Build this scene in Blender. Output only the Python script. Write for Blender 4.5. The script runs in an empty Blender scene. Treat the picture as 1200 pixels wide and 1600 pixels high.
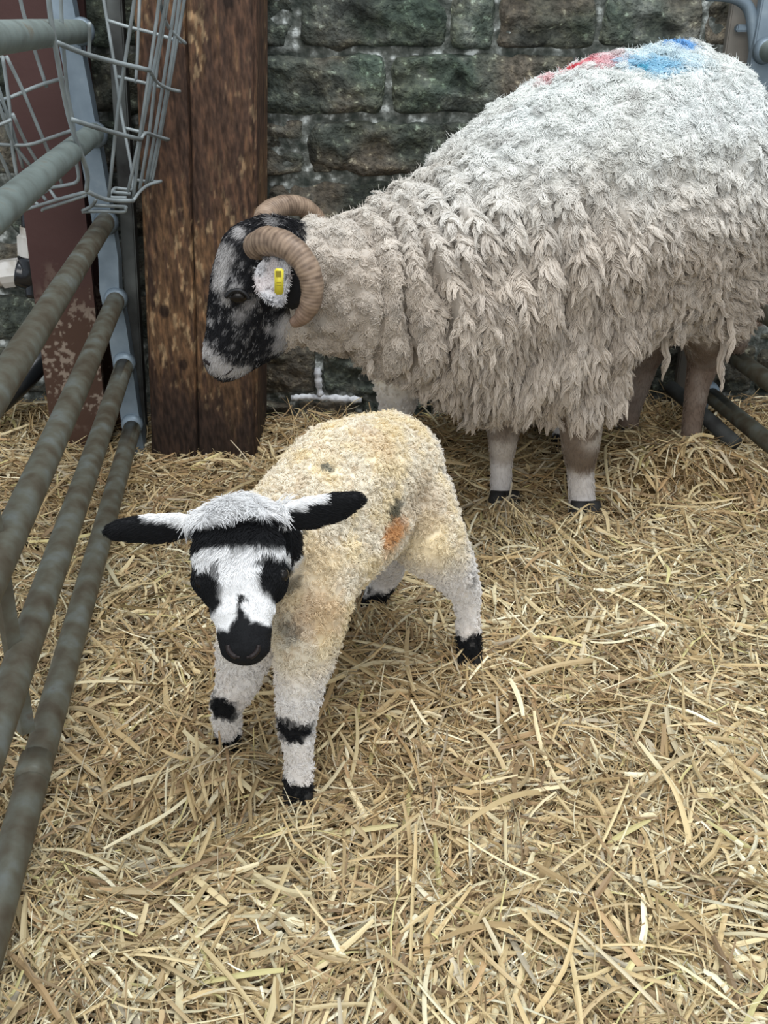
import bpy, bmesh, math, random
import numpy as np
from mathutils import Vector, Matrix
from mathutils.bvhtree import BVHTree

SC = bpy.context.scene
COL = SC.collection
S = 0.86                      # design units -> metres (ewe about 0.74 m at the rump)
# ------------------------------------------------------------------ camera
F_PX, PITCH, H = 1500.0, math.radians(27.5), 0.90
cam_d = bpy.data.cameras.new('camera')
cam = bpy.data.objects.new('camera', cam_d)
COL.objects.link(cam)
cam.location = (0, 0, H * S)
cam.rotation_euler = (math.radians(90) - PITCH, 0, 0)
cam_d.sensor_fit = 'VERTICAL'
cam_d.sensor_height = 24.0
cam_d.lens = F_PX / 1600.0 * 24.0
cam_d.clip_start = 0.02
SC.camera = cam
# ------------------------------------------------------------------ light
world = bpy.data.worlds.new('overcast')
SC.world = world
world.use_nodes = True
world.node_tree.nodes['Background'].inputs[0].default_value = (0.80, 0.90, 1.0, 1)
world.node_tree.nodes['Background'].inputs[1].default_value = 0.50
def area(name, loc, target, size, power, color):
    l = bpy.data.lights.new(name, 'AREA')
    l.shape = 'RECTANGLE'; l.size, l.size_y = size
    l.energy = power; l.color = color
    o = bpy.data.objects.new(name, l); COL.objects.link(o)
    o.location = loc
    o.rotation_euler = (Vector(target) - Vector(loc)).to_track_quat('-Z', 'Y').to_euler()
    return o
area('roof_light', (0.5, 0.9, 3.4), (0.2, 1.3, 0), (2.6, 1.6), 76, (0.96, 0.98, 1.0))
area('barn_opening', (-0.6, -2.6, 2.4), (0.1, 1.3, 0.2), (3.0, 1.8), 64, (1.0, 0.97, 0.93))
SC.view_settings.view_transform = 'Standard'
SC.view_settings.look = 'None'
SC.view_settings.gamma = 1.0
SC.view_settings.use_curve_mapping = False
SC.view_settings.exposure = 0.35
SC.cycles.max_bounces = 6
SC.cycles.diffuse_bounces = 3

rng = np.random.default_rng(7)
random.seed(7)
V = lambda *a: np.array(a, dtype=np.float64)
# ------------------------------------------------------------------ measuring helpers (design units)
SP, CP = math.sin(PITCH), math.cos(PITCH)
def ray(px, py):
    u, v = (px - 600) / F_PX, (800 - py) / F_PX
    return V(u, CP + v * SP, -SP + v * CP)
def at(px, py, y):
    d = ray(px, py); return d * (y / d[1]) + V(0, 0, H)
GX0, GK = -0.318, -0.127      # the left hurdle stands in the plane x = GX0 + GK*y
def on_gate(px, py, x0=GX0):
    d = ray(px, py); t = x0 / (d[0] - GK * d[1]); return d * t + V(0, 0, H)

# ------------------------------------------------------------------ noise
_T = np.random.default_rng(3).random((32, 32, 32))
def vn(p, f, off=0.0):
    q = np.asarray(p) * f + off + 100.0
    i = np.floor(q).astype(int); w = q - i; w = w * w * (3 - 2 * w)
    i0 = i & 31; i1 = (i + 1) & 31
    r = 0
    for a in (0, 1):
        wx = w[..., 0] if a else 1 - w[..., 0]; ix = (i1 if a else i0)[..., 0]
        for b in (0, 1):
            wy = w[..., 1] if b else 1 - w[..., 1]; iy = (i1 if b else i0)[..., 1]
            for c in (0, 1):
                wz = w[..., 2] if c else 1 - w[..., 2]; iz = (i1 if c else i0)[..., 2]
                r = r + _T[ix, iy, iz] * wx * wy * wz
    return r
def fbm(p, f, off=0.0, n=3):
    r, a, s = 0, 1.0, 0
    for k in range(n):
        r = r + a * vn(p, f * 2 ** k, off + 7.3 * k); s += a; a *= 0.5
    return r / s
_J = np.random.default_rng(5).random((16, 16, 16, 3))
def worley(p, f):
    q = np.asarray(p) * f + 64.0
    i = np.floor(q).astype(int); best = np.full(q.shape[:-1], 9.0)
    for a in (-1, 0, 1):
        for b in (-1, 0, 1):
            for c in (-1, 0, 1):
                j = i + np.array([a, b, c]); k = j & 15
                d = ((j + _J[k[..., 0], k[..., 1], k[..., 2]] - q) ** 2).sum(-1)
                best = np.minimum(best, d)
    return np.sqrt(best)
def sstep(a, b, x):
    t = np.clip((x - a) / (b - a), 0, 1); return t * t * (3 - 2 * t)
def mix(a, b, t):
    t = np.asarray(t)[..., None]; return np.asarray(a) * (1 - t) + np.asarray(b) * t
def unit(v):
    return v / np.maximum(np.linalg.norm(v, axis=-1, keepdims=True), 1e-9)

# ------------------------------------------------------------------ materials
def mat(name, rough=0.7, spec=0.3, metal=0.0, base=None, attr=False, noise=None, bump=None, ramp=None, coat=0.0, sub=0.0, stretch=(1, 1, 1)):
    """noise=(scale, detail, dark, light): multiplies/mixes colour; bump=(scale, strength, distance)"""
    m = bpy.data.materials.new(name); m.use_nodes = True
    nt = m.node_tree; N = nt.nodes; L = nt.links
    b = N['Principled BSDF']
    b.inputs['Roughness'].default_value = rough
    b.inputs['Specular IOR Level'].default_value = spec
    b.inputs['Metallic'].default_value = metal
    b.inputs['Coat Weight'].default_value = coat
    tc = N.new('ShaderNodeTexCoord'); mp = N.new('ShaderNodeMapping'); mp.inputs['Scale'].default_value = stretch
    L.new(tc.outputs['Object'], mp.inputs['Vector'])
    src = None
    if attr:
        a = N.new('ShaderNodeAttribute'); a.attribute_name = 'Col'; src = a.outputs['Color']
    if ramp:
        sc_, det, stops = ramp
        n = N.new('ShaderNodeTexNoise'); n.inputs['Scale'].default_value = sc_; n.inputs['Detail'].default_value = det
        L.new(mp.outputs[0], n.inputs['Vector'])
        r = N.new('ShaderNodeValToRGB'); el = r.color_ramp.elements
        while len(el) < len(stops): el.new(0.5)
        for e, (pos, c) in zip(el, stops): e.position = pos; e.color = (*c, 1)
        L.new(n.outputs['Fac'], r.inputs[0]); src2 = r.outputs[0]
        if src is not None:
            mm = N.new('ShaderNodeMix'); mm.data_type = 'RGBA'; mm.blend_type = 'MULTIPLY'; mm.inputs[0].default_value = 1
            L.new(src, mm.inputs[6]); L.new(src2, mm.inputs[7]); src = mm.outputs[2]
        else: src = src2
    if src is not None: L.new(src, b.inputs['Base Color'])
    elif base: b.inputs['Base Color'].default_value = (*base, 1)
    if bump:
        n2 = N.new('ShaderNodeTexNoise'); n2.inputs['Scale'].default_value = bump[0]; n2.inputs['Detail'].default_value = 5
        L.new(mp.outputs[0], n2.inputs['Vector'])
        bp = N.new('ShaderNodeBump'); bp.inputs['Strength'].default_value = bump[1]; bp.inputs['Distance'].default_value = bump[2]
        L.new(n2.outputs['Fac'], bp.inputs['Height']); L.new(bp.outputs[0], b.inputs['Normal'])
    return m
M = {}
M['stone'] = mat('stone', 0.88, 0.25, attr=True, ramp=(75, 9, [(0.30, (0.50, 0.52, 0.51)), (0.5, (1.0, 1.0, 1.0)), (0.62, (1.35, 1.32, 1.22)), (0.69, (3.4, 3.5, 3.3))]), bump=(110, 1.0, 0.010))
M['mortar'] = mat('mortar', 0.9, 0.2, ramp=(45, 8, [(0.35, (0.05, 0.06, 0.052)), (0.50, (0.13, 0.14, 0.125)), (0.58, (0.27, 0.29, 0.27)), (0.66, (0.68, 0.72, 0.70))]), bump=(90, 1.0, 0.006))
M['wood'] = mat('wood', 0.75, 0.25, attr=True, ramp=(150, 8, [(0.34, (0.5, 0.47, 0.45)), (0.5, (0.95, 0.95, 0.95)), (0.64, (1.6, 1.5, 1.4))]), bump=(120, 0.8, 0.003), stretch=(1, 1, 0.28))
M['galvanised'] = mat('galvanised', 0.5, 0.45, metal=0.35, ramp=(14, 6, [(0.3, (0.13, 0.17, 0.205)), (0.6, (0.24, 0.30, 0.35)), (0.75, (0.36, 0.42, 0.46))]), bump=(50, 0.15, 0.002))
M['dirty_rail'] = mat('dirty_rail', 0.55, 0.4, metal=0.2, ramp=(34, 9, [(0.28, (0.075, 0.058, 0.038)), (0.42, (0.105, 0.092, 0.066)), (0.56, (0.135, 0.135, 0.105)), (0.7, (0.17, 0.185, 0.17)), (0.8, (0.12, 0.085, 0.055))]), bump=(70, 0.3, 0.002))
M['pale_rail'] = mat('pale_rail', 0.55, 0.4, metal=0.2, ramp=(30, 8, [(0.3, (0.15, 0.175, 0.16)), (0.6, (0.22, 0.265, 0.25)), (0.75, (0.20, 0.19, 0.15))]), bump=(60, 0.2, 0.002))
M['wire'] = mat('wire', 0.55, 0.4, metal=0.3, ramp=(20, 4, [(0.3, (0.20, 0.22, 0.22)), (0.7, (0.38, 0.43, 0.44))]))
M['dark_steel'] = mat('dark_steel', 0.7, 0.3, ramp=(14, 6, [(0.3, (0.035, 0.035, 0.034)), (0.7, (0.12, 0.13, 0.125))]), bump=(50, 0.4, 0.003))
M['red_oxide'] = mat('red_oxide', 0.75, 0.25, attr=True, bump=(40, 0.4, 0.003))
M['white_plastic'] = mat('white_plastic', 0.45, 0.4, ramp=(20, 5, [(0.35, (0.36, 0.32, 0.26)), (0.55, (0.66, 0.64, 0.60))]))
M['black_plastic'] = mat('black_plastic', 0.22, 0.6, base=(0.012, 0.013, 0.016))
M['black_hose'] = mat('black_hose', 0.3, 0.5, base=(0.012, 0.014, 0.016))
M['hide'] = mat('hide', 0.8, 0.15, attr=True, bump=(90, 0.5, 0.003))
M['wool'] = mat('wool', 0.9, 0.08, attr=True)
M['coat'] = mat('coat', 0.75, 0.12, attr=True)
M['horn'] = mat('horn', 0.5, 0.35, attr=True, bump=(70, 0.35, 0.002))
M['eye'] = mat('eye', 0.28, 0.35, base=(0.012, 0.009, 0.007))
M['nostril'] = mat('nostril', 0.5, 0.3, base=(0.020, 0.014, 0.014))
M['nose_skin'] = mat('nose_skin', 0.45, 0.4, base=(0.012, 0.012, 0.013), bump=(160, 0.5, 0.001))
M['hoof'] = mat('hoof', 0.6, 0.3, base=(0.02, 0.019, 0.018), bump=(60, 0.4, 0.002))
M['yellow_tag'] = mat('yellow_tag', 0.4, 0.4, base=(0.78, 0.66, 0.06))
M['tag_print'] = mat('tag_print', 0.5, 0.3, base=(0.30, 0.24, 0.03))
M['straw'] = mat('straw', 0.55, 0.3, attr=True)
M['mat_straw'] = mat('mat_straw', 0.95, 0.05, ramp=(60, 8, [(0.3, (0.045, 0.028, 0.012)), (0.55, (0.16, 0.105, 0.045)), (0.7, (0.30, 0.21, 0.10))]), bump=(90, 1.0, 0.008))
M['concrete'] = mat('concrete', 0.9, 0.2, ramp=(10, 6, [(0.3, (0.06, 0.055, 0.045)), (0.7, (0.14, 0.13, 0.11))]))
M['grey_wood'] = mat('grey_wood', 0.85, 0.2, ramp=(10, 6, [(0.3, (0.14, 0.125, 0.105)), (0.7, (0.27, 0.25, 0.22))]), stretch=(1, 1, 0.15))

# ------------------------------------------------------------------ object helpers
def tag(o, label=None, cat=None, group=None, kind=None):
    if label: o['label'] = label
    if cat: o['category'] = cat
    if group: o['group'] = group
    if kind: o['kind'] = kind
    return o
def empty(name, loc):
    o = bpy.data.objects.new(name, None); COL.objects.link(o)
    o.location = Vector(loc) * S; o.empty_display_size = 0.05
    return o
def mesh_data(name, verts, faces, material, col=None, smooth=True):
    me = bpy.data.meshes.new(name)
    verts = np.asarray(verts, dtype=np.float32) * S
    if isinstance(faces, np.ndarray):
        n, k = faces.shape
        me.vertices.add(len(verts)); me.vertices.foreach_set('co', verts.ravel())
        me.loops.add(n * k); me.loops.foreach_set('vertex_index', faces.astype(np.int32).ravel())
        me.polygons.add(n)
        me.polygons.foreach_set('loop_start', np.arange(0, n * k, k, dtype=np.int32))
        me.update(calc_edges=True)
    else:
        me.from_pydata(verts.tolist(), [], faces); me.update()
    me.polygons.foreach_set('use_smooth', np.full(len(me.polygons), smooth))
    if col is not None:
        a = me.color_attributes.new('Col', 'FLOAT_COLOR', 'POINT')
        c = np.ones((len(verts), 4), dtype=np.float32); c[:, :3] = col
        a.data.foreach_set('color', c.ravel())
    me.materials.append(material)
    return me
def link(name, me, parent=None):
    o = bpy.data.objects.new(name, me); COL.objects.link(o)
    if parent is not None:
        o.parent = parent
        o.matrix_parent_inverse = Matrix.Translation(-parent.location)
    return o
def mk(name, verts, faces, material, parent=None, col=None, smooth=True):
    return link(name, mesh_data(name, verts, faces, material, col, smooth), parent)

def tube(path, r, n=10, cap=True, flat=None):
    """verts, faces of a swept tube. r scalar or list. Parallel-transport frames."""
    P = np.asarray(path, float); k = len(P)
    R = np.full(k, r) if np.isscalar(r) else np.asarray(r, float)
    T = unit(np.gradient(P, axis=0))
    up = V(0, 0, 1) if abs(T[0][2]) < 0.9 else V(1, 0, 0)
    u = unit(np.cross(T[0], up)); vs = []
    for i in range(k):
        u = unit(u - T[i] * (u @ T[i])); w = np.cross(T[i], u)
        a = np.arange(n) * 2 * math.pi / n
        vs.append(P[i] + R[i] * (np.cos(a)[:, None] * u + np.sin(a)[:, None] * w))
    fs = []
    for i in range(k - 1):
        for j in range(n):
            a, b = i * n + j, i * n + (j + 1) % n
            fs.append((a, b, b + n, a + n))
    if cap:
        fs.append(tuple(range(n - 1, -1, -1))); fs.append(tuple((k - 1) * n + j for j in range(n)))
    return np.concatenate(vs), fs
def box(c, size, rot=0.0, bevel=0.0):
    bm = bmesh.new(); bmesh.ops.create_cube(bm, size=1)
    bmesh.ops.scale(bm, vec=Vector(size), verts=bm.verts)
    if bevel: bmesh.ops.bevel(bm, geom=bm.edges[:], offset=bevel, segments=2, affect='EDGES')
    bmesh.ops.rotate(bm, matrix=Matrix.Rotation(rot, 3, 'Z'), verts=bm.verts)
    v = np.array([x.co[:] for x in bm.verts]) + np.asarray(c)
    bm.verts.index_update(); f = [tuple(q.index for q in p.verts) for p in bm.faces]; bm.free()
    return v, f
def join(*parts):
    vs, fs, o = [], [], 0
    for v, f in parts:
        vs.append(v); fs += [tuple(i + o for i in q) for q in f]; o += len(v)
    return np.concatenate(vs), fs
def smooth_path(pts, n=8):
    """Catmull-Rom through points"""
    P = [np.asarray(p, float) for p in pts]; P = [2 * P[0] - P[1]] + P + [2 * P[-1] - P[-2]]
    out = []
    for i in range(1, len(P) - 2):
        for t in np.linspace(0, 1, n, endpoint=False):
            a, b, c, d = P[i - 1], P[i], P[i + 1], P[i + 2]
            out.append(0.5 * (2 * b + (c - a) * t + (2 * a - 5 * b + 4 * c - d) * t * t + (3 * b - a - 3 * c + d) * t ** 3))
    out.append(P[-2]); return np.array(out)

# ------------------------------------------------------------------ bodies
def ico(sub=2):
    bm = bmesh.new(); bmesh.ops.create_icosphere(bm, subdivisions=sub, radius=1)
    v = np.array([x.co[:] for x in bm.verts]); bm.verts.index_update()
    f = [tuple(q.index for q in p.verts) for p in bm.faces]; bm.free(); return v, f
ICO = ico(2)
def ell(c, r, R=None):
    v = ICO[0] * (np.full(3, r) if np.isscalar(r) else np.asarray(r))
    if R is not None: v = v @ np.asarray(R).T
    return v + np.asarray(c), ICO[1]
def chain(pts, step=0.35):
    """pts: [(centre, radius or (rx,ry,rz)), ...] -> a dense row of ellipsoids"""
    out = []
    for (a, ra), (b, rb) in zip(pts[:-1], pts[1:]):
        a, b = np.asarray(a, float), np.asarray(b, float)
        ra = np.full(3, ra) if np.isscalar(ra) else np.asarray(ra, float)
        rb = np.full(3, rb) if np.isscalar(rb) else np.asarray(rb, float)
        n = max(2, int(np.linalg.norm(b - a) / (min(ra.min(), rb.min()) * step)) + 1)
        for t in np.linspace(0, 1, n): out.append(ell(a * (1 - t) + b * t, ra * (1 - t) + rb * t))
    return out
def flesh(elems, voxel, iters):
    v, f = join(*elems)
    me = bpy.data.meshes.new('tmp'); me.from_pydata(v.tolist(), [], f)
    o = bpy.data.objects.new('tmp', me); COL.objects.link(o)
    m = o.modifiers.new('r', 'REMESH'); m.mode = 'VOXEL'; m.voxel_size = voxel
    m2 = o.modifiers.new('s', 'SMOOTH'); m2.factor = 0.5; m2.iterations = iters
    ev = o.evaluated_get(bpy.context.evaluated_depsgraph_get()); em = ev.to_mesh()
    n = len(em.vertices); co = np.empty(n * 3, np.float32); em.vertices.foreach_get('co', co)
    em.calc_loop_triangles()
    t = np.empty(len(em.loop_triangles) * 3, np.int32); em.loop_triangles.foreach_get('vertices', t)
    q = np.array([tuple(p.vertices) for p in em.polygons if len(p.vertices) == 4], np.int32)
    ev.to_mesh_clear(); bpy.data.objects.remove(o); bpy.data.meshes.remove(me)
    return co.reshape(-1, 3).astype(float), t.reshape(-1, 3), q
def vnormals(v, t):
    fn = np.cross(v[t[:, 1]] - v[t[:, 0]], v[t[:, 2]] - v[t[:, 0]])
    n = np.zeros_like(v)
    for k in range(3):
        for a in range(3): n[:, a] += np.bincount(t[:, k], fn[:, a], len(v))
    return unit(n)
def sample(v, t, nrm, n, weight=None):
    """n random surface points with normals, density scaled by weight(points)"""
    ar = np.linalg.norm(np.cross(v[t[:, 1]] - v[t[:, 0]], v[t[:, 2]] - v[t[:, 0]]), axis=1)
    if weight is not None: ar = ar * weight(v[t].mean(1))
    i = rng.choice(len(t), n, p=ar / ar.sum())
    a, b = rng.random(n), rng.random(n); s = a + b > 1; a[s], b[s] = 1 - a[s], 1 - b[s]
    w = np.stack([1 - a - b, a, b], 1)[..., None]
    return (v[t[i]] * w).sum(1), unit((nrm[t[i]] * w).sum(1))
def hair(name, P, rad, col, parent, material):
    """P (N,K,3) points, rad (K,) radius profile or (N,K), col (N,3)"""
    N, K = P.shape[:2]
    cu = bpy.data.hair_curves.new(name)
    cu.add_curves([K] * N)
    cu.attributes['position'].data.foreach_set('vector', (P * S).astype(np.float32).ravel())
    ra = cu.attributes.get('radius') or cu.attributes.new('radius', 'FLOAT', 'POINT')
    ra.data.foreach_set('value', (np.broadcast_to(rad, (N, K)) * S).astype(np.float32).ravel())
    ca = cu.attributes.new('Col', 'FLOAT_COLOR', 'POINT')
    c = np.ones((N, K, 4), np.float32); c[..., :3] = col[:, None, :]
    ca.data.foreach_set('color', c.ravel())
    cu.materials.append(material)
    return link(name, cu, parent)
def tufts(P0, Nn, comb, length, width, k, pts, curl, tip, spread=0.0):
    """clumped locks: P0 roots (C,3), normals, comb direction (C,3), length (C,), k hairs per lock."""
    C = len(P0)
    s = np.linspace(0, 1, pts)
    b = rng.normal(size=(C, 3)) * spread
    d = []
    for q in s: d.append(unit(Nn * (1 - q) ** 1.2 * 0.9 + comb * (0.25 + q) + b * q))
    d = np.stack(d, 1)
    L = np.concatenate([np.zeros((C, 1, 3)), np.cumsum((d[:, 1:] + d[:, :-1]) / 2, 1)], 1) / (pts - 1) * length[:, None, None]
    t1 = unit(np.cross(Nn, rng.normal(size=(C, 3)))); t2 = np.cross(Nn, t1)
    a = rng.random((C, k)) * 2 * math.pi; r = np.sqrt(rng.random((C, k))) * width[:, None]
    off = t1[:, None] * (np.cos(a) * r)[..., None] + t2[:, None] * (np.sin(a) * r)[..., None]
    tip = np.broadcast_to(tip, (C,))
    taper = (1 - s[None, :] ** 1.3 * (1 - tip[:, None]))[:, None, :, None]
    ph = rng.random((C, 1)) * 6.28
    ang = ph + s[None, :] * 9.0
    cu = (t1[:, None] * np.cos(ang)[..., None] + t2[:, None] * np.sin(ang)[..., None]) * (curl * width)[:, None, None] * s[None, :, None]
    jit = rng.normal(size=(C, k, pts, 3)) * (0.10 * width)[:, None, None, None] * s[None, None, :, None]
    ls = 0.75 + 0.35 * rng.random((C, k))
    P = P0[:, None, None] + off[:, :, None] * taper + L[:, None] * ls[:, :, None, None] + cu[:, None] + jit
    return P.reshape(C * k, pts, 3)
def cast(bvh, px, py):
    h = bvh.ray_cast(Vector((0, 0, H)), Vector(ray(px, py)).normalized())
    return V(*h[0]) if h[0] is not None else None
def near(p, c, r, soft=0.35, nz=None):
    """1 inside a ball of radius r (anisotropic tuple allowed), ragged by noise"""
    d = np.linalg.norm((p - c) / (np.asarray(r) if not np.isscalar(r) else r), axis=-1)
    if nz is not None: d = d + (nz - 0.5) * 0.7
    return 1 - sstep(1 - soft, 1 + soft, d)

# ------------------------------------------------------------------ setting: floor, wall
WY = 2.30
def grid(nx, ny):
    i = np.arange(nx * ny).reshape(ny, nx)
    return np.stack([i[:-1, :-1], i[:-1, 1:], i[1:, 1:], i[1:, :-1]], -1).reshape(-1, 4)
v, f = box((0.2, 1.0, -0.10), (4.4, 3.4, 0.06))
tag(mk('floor', v, f, M['concrete'], smooth=False), kind='structure')

nx, ny = 300, 150
X, Z = np.meshgrid(np.linspace(-1.9, 2.3, nx), np.linspace(-0.08, 1.75, ny))
p = np.stack([X, np.full_like(X, WY), Z], -1).reshape(-1, 3)
p[:, 1] -= (fbm(p, 14, 1) - 0.5) * 0.02 + (fbm(p, 60, 4) - 0.5) * 0.012
wall = mk('wall_back', p, grid(nx, ny)[:, ::-1], M['mortar'])
tag(wall, kind='structure')
v, f = box((0.2, WY + 0.16, 0.83), (4.2, 0.26, 1.84))
mk('wall_core', v, f, M['mortar'], wall, smooth=False)

def stone(x0, x1, z0, z1, shade):
    w, h = x1 - x0, z1 - z0
    n, m = max(10, int(w / 0.008)), max(7, int(h / 0.008))
    a, b = np.meshgrid(np.linspace(-1, 1, n), np.linspace(-1, 1, m))
    seed = rng.random() * 50
    g = np.stack([x0 + (a + 1) / 2 * w, np.zeros_like(a), z0 + (b + 1) / 2 * h], -1)
    # rounded, ragged outline
    k = 1 - 0.05 * (np.abs(a) ** 6 * np.abs(b) ** 2 + np.abs(b) ** 6 * np.abs(a) ** 2)
    c = np.array([(x0 + x1) / 2, 0, (z0 + z1) / 2])
    g = c + (g - c) * k[..., None]
    ed = np.maximum(np.abs(a) ** 4, np.abs(b) ** 4)
    g[..., 0] += (vn(g, 28, seed) - 0.5) * 0.022 * ed
    g[..., 2] += (vn(g, 24, seed + 9) - 0.5) * 0.020 * ed
    prof = (1 - np.abs(a) ** 14) ** 0.6 * (1 - np.abs(b) ** 9) ** 0.6
    rough = fbm(g * [1, 1, 1.9], 15, seed, 3)
    facet = np.abs(vn(g * [1, 1, 1.5], 16, seed + 3) - 0.5) * 2
    dep = prof * (0.010 + 0.046 * rough - 0.016 * facet) + (fbm(g * [1, 1, 1.5], 45, seed, 3) - 0.5) * 0.018 * (0.4 + prof)
    g[..., 1] = WY + 0.012 - dep
    vs = g.reshape(-1, 3)
    fs = grid(n, m)[:, ::-1]
    # colour: grey brown to green, mossy towards the top of the wall
    n1, n2 = fbm(vs, 7, seed + 5), fbm(vs, 22, 2)
    col = mix((0.125, 0.108, 0.085), (0.078, 0.090, 0.076), sstep(0.35, 0.62, n1))
    moss = sstep(0.45, 0.68, fbm(vs, 5, 11)) * sstep(0.25, 0.9, vs[:, 2] + 0.35 * vs[:, 0])
    col = mix(col, (0.055, 0.085, 0.064), 0.65 * moss)
    col = mix(col, (0.20, 0.21, 0.19), 0.45 * sstep(0.56, 0.75, n2))
    col = mix(col, (0.016, 0.018, 0.016), 0.7 * sstep(0.60, 0.74, fbm(vs, 13, 31)))
    return vs, fs, col * shade
rows = [(-200, -112), (-112, -14), (-6, 76), (86, 178), (188, 274), (284, 368), (378, 452), (462, 532), (540, 614), (626, 690), (-318, -212), (-440, -328)]
joints = {2: [-210, -90, 60, 180, 462, 700, 775, 935, 1100, 1260, 1420], 3: [-160, -20, 110, 250, 398, 602, 905, 1080, 1200, 1380],
          4: [-200, -60, 40, 205, 330, 478, 800, 960, 1130, 1300], 5: [-130, 10, 150, 300, 420, 625, 790, 1000, 1190, 1350],
          8: [-200, -40, 90, 230, 380, 499, 700, 850, 1010, 1180, 1330], 9: [-150, 0, 140, 300, 460, 560, 740, 900, 1070, 1240]}
def wx(px, py): return at(px, py, WY)[0]
for ri, (p0, p1) in enumerate(rows):
    z1, z0 = at(600, p0, WY)[2], at(600, p1, WY)[2]
    if ri in joints: xs = [wx(q, (p0 + p1) / 2) for q in joints[ri]]
    else: xs = [wx(-220, 300) + rng.random() * 0.1]
    while xs[0] > -1.75: xs.insert(0, xs[0] - 0.16 - 0.12 * rng.random())
    while xs[-1] < 2.1: xs.append(xs[-1] + 0.16 + 0.14 * rng.random())
    for a, b in zip(xs[:-1], xs[1:]):
        sh = 0.8 + 0.5 * rng.random()
        vs, fs, c = stone(a + 0.002, b - 0.002, z0 - 0.003, z1 + 0.003, sh)
        mk('stone', vs, fs, M['stone'], wall, c)
# lime ledge of pale mortar near the foot of the wall
for pts in ([(455, 622), (480, 620), (500, 621), (530, 623), (565, 625)], [(496, 575), (498, 600), (501, 618)]):
    path = smooth_path([at(x, y, WY - 0.022) for x, y in pts], 6)
    v, f = tube(path, [0.006 + 0.006 * random.random() for _ in path], 8)
    m_l = M.get('lime') or mat('lime', 0.9, 0.2, ramp=(60, 6, [(0.3, (0.35, 0.36, 0.38)), (0.6, (0.75, 0.77, 0.80))]), bump=(90, 0.8, 0.004)); M['lime'] = m_l
    mk('mortar_smear', v, f, m_l, wall)

# ------------------------------------------------------------------ timber post
def timber():
    L0, L1 = at(207, 0, 2.03), at(236, 695, 2.03)
    R0, R1 = at(399, 0, 2.03), at(401, 695, 2.03)
    zs = np.linspace(-0.06, 1.55, 330)
    def ex(A, B, z): return A[0] + (B[0] - A[0]) * (z - A[2]) / (B[2] - A[2])
    nf, nsd = 96, 14
    vs = []
    u = np.linspace(0, 1, nf)
    for z in zs:
        xl, xr = ex(L0, L1, z), ex(R0, R1, z)
        xf = xl + (xr - xl) * u
        f1 = np.stack([xf, np.full(nf, 2.03), np.full(nf, z)], -1)
        side = np.linspace(2.04, 2.24, nsd)
        sr = np.stack([np.full(nsd, xr), side, np.full(nsd, z)], -1)
        bk = np.stack([np.linspace(xr, xl, nsd), np.full(nsd, 2.245), np.full(nsd, z)], -1)
        sl = np.stack([np.full(nsd, xl), side[::-1], np.full(nsd, z)], -1)
        vs.append(np.concatenate([f1, sr, bk, sl]))
    n = len(vs[0]); P = np.concatenate(vs).reshape(len(zs), n, 3)
    # arris wear, grain and the long drying crack
    zc = P[:, :nf, 2]
    ck = 0.435 + 0.02 * np.sin(zc * 5.0) * 0.4 + 0.015 * (1 - zc) * 0.6 + (vn(P[:, :nf] * [0, 0, 1], 9, 2) - 0.5) * 0.012
    U = np.broadcast_to(u, zc.shape)
    crack = np.exp(-((U - ck) / 0.009) ** 2)
    arris = np.exp(-U / 0.02) + np.exp(-(1 - U) / 0.02)
    wear = fbm(P[:, :nf] * [1, 1, 0.5], 14, 5)
    P[:, :nf, 1] += 0.014 * crack + 0.012 * arris * (0.4 + wear) + (fbm(P[:, :nf] * [1, 1, 0.10], 90, 8) - 0.5) * 0.006
    P[:, :nf, 0] += (np.exp(-U / 0.03) - np.exp(-(1 - U) / 0.03)) * 0.012 * (wear - 0.3)
    k = [(0.78, 0.92, 0.011), (0.85, 0.47, 0.012), (0.17, 0.33, 0.012), (0.33, 0.21, 0.010)]   # knots
    pv = P.reshape(-1, 3)
    st = fbm(pv * [1, 1, 0.09], 120, 3, 3); big = fbm(pv * [1, 1, 0.55], 7.5, 21, 3); sp = fbm(pv * [1, 1, 0.45], 70, 13, 3)
    zz = pv[:, 2]
    worn = sstep(0.50, 0.62, 0.45 * st + 0.55 * big + 0.10 * sstep(0.1, 0.35, zz) * sstep(0.8, 0.5, zz) * sstep(-0.42, -0.52, pv[:, 0])) 
    flakes = sstep(0.60, 0.68, 0.5 * sp + 0.5 * fbm(pv * [1, 1, 0.35], 160, 17, 2)) * sstep(0.38, 0.58, big)
    col = mix((0.062, 0.036, 0.025), (0.092, 0.051, 0.033), sstep(0.35, 0.65, st))
    col = mix(col, (0.19, 0.110, 0.056), 0.65 * worn)
    col = mix(col, (0.40, 0.28, 0.16), 0.75 * flakes)
    damp = sstep(0.26, 0.0, zz + 0.12 * (big - 0.5))
    col = mix(col, (0.026, 0.018, 0.015), 0.85 * damp)
    for ku, kz, kr in k:
        x = ex(L0, L1, kz) + (ex(R0, R1, kz) - ex(L0, L1, kz)) * ku
        d = np.linalg.norm((pv - [x, 2.03, kz]) * [1, 0.2, 0.75], axis=1)
        col = mix(col, (0.022, 0.013, 0.010), 0.85 * (1 - sstep(kr * 0.7, kr * 1.2, d)))
    cc = col.reshape(len(zs), n, 3); cc[:, :nf] *= (1 - 0.85 * np.exp(-((U - ck) / 0.006) ** 2))[..., None]
    i = np.arange(len(zs) * n).reshape(len(zs), n); j = np.roll(i, -1, 1)
    fs = np.stack([i[:-1], j[:-1], j[1:], i[1:]], -1).reshape(-1, 4)
    return pv, fs, cc.reshape(-1, 3)
v, f, c = timber()
tag(mk('timber_post', v, f, M['wood'], None, c), 'thick worn brown timber post with a long crack, standing against the stone wall', 'post')

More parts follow.
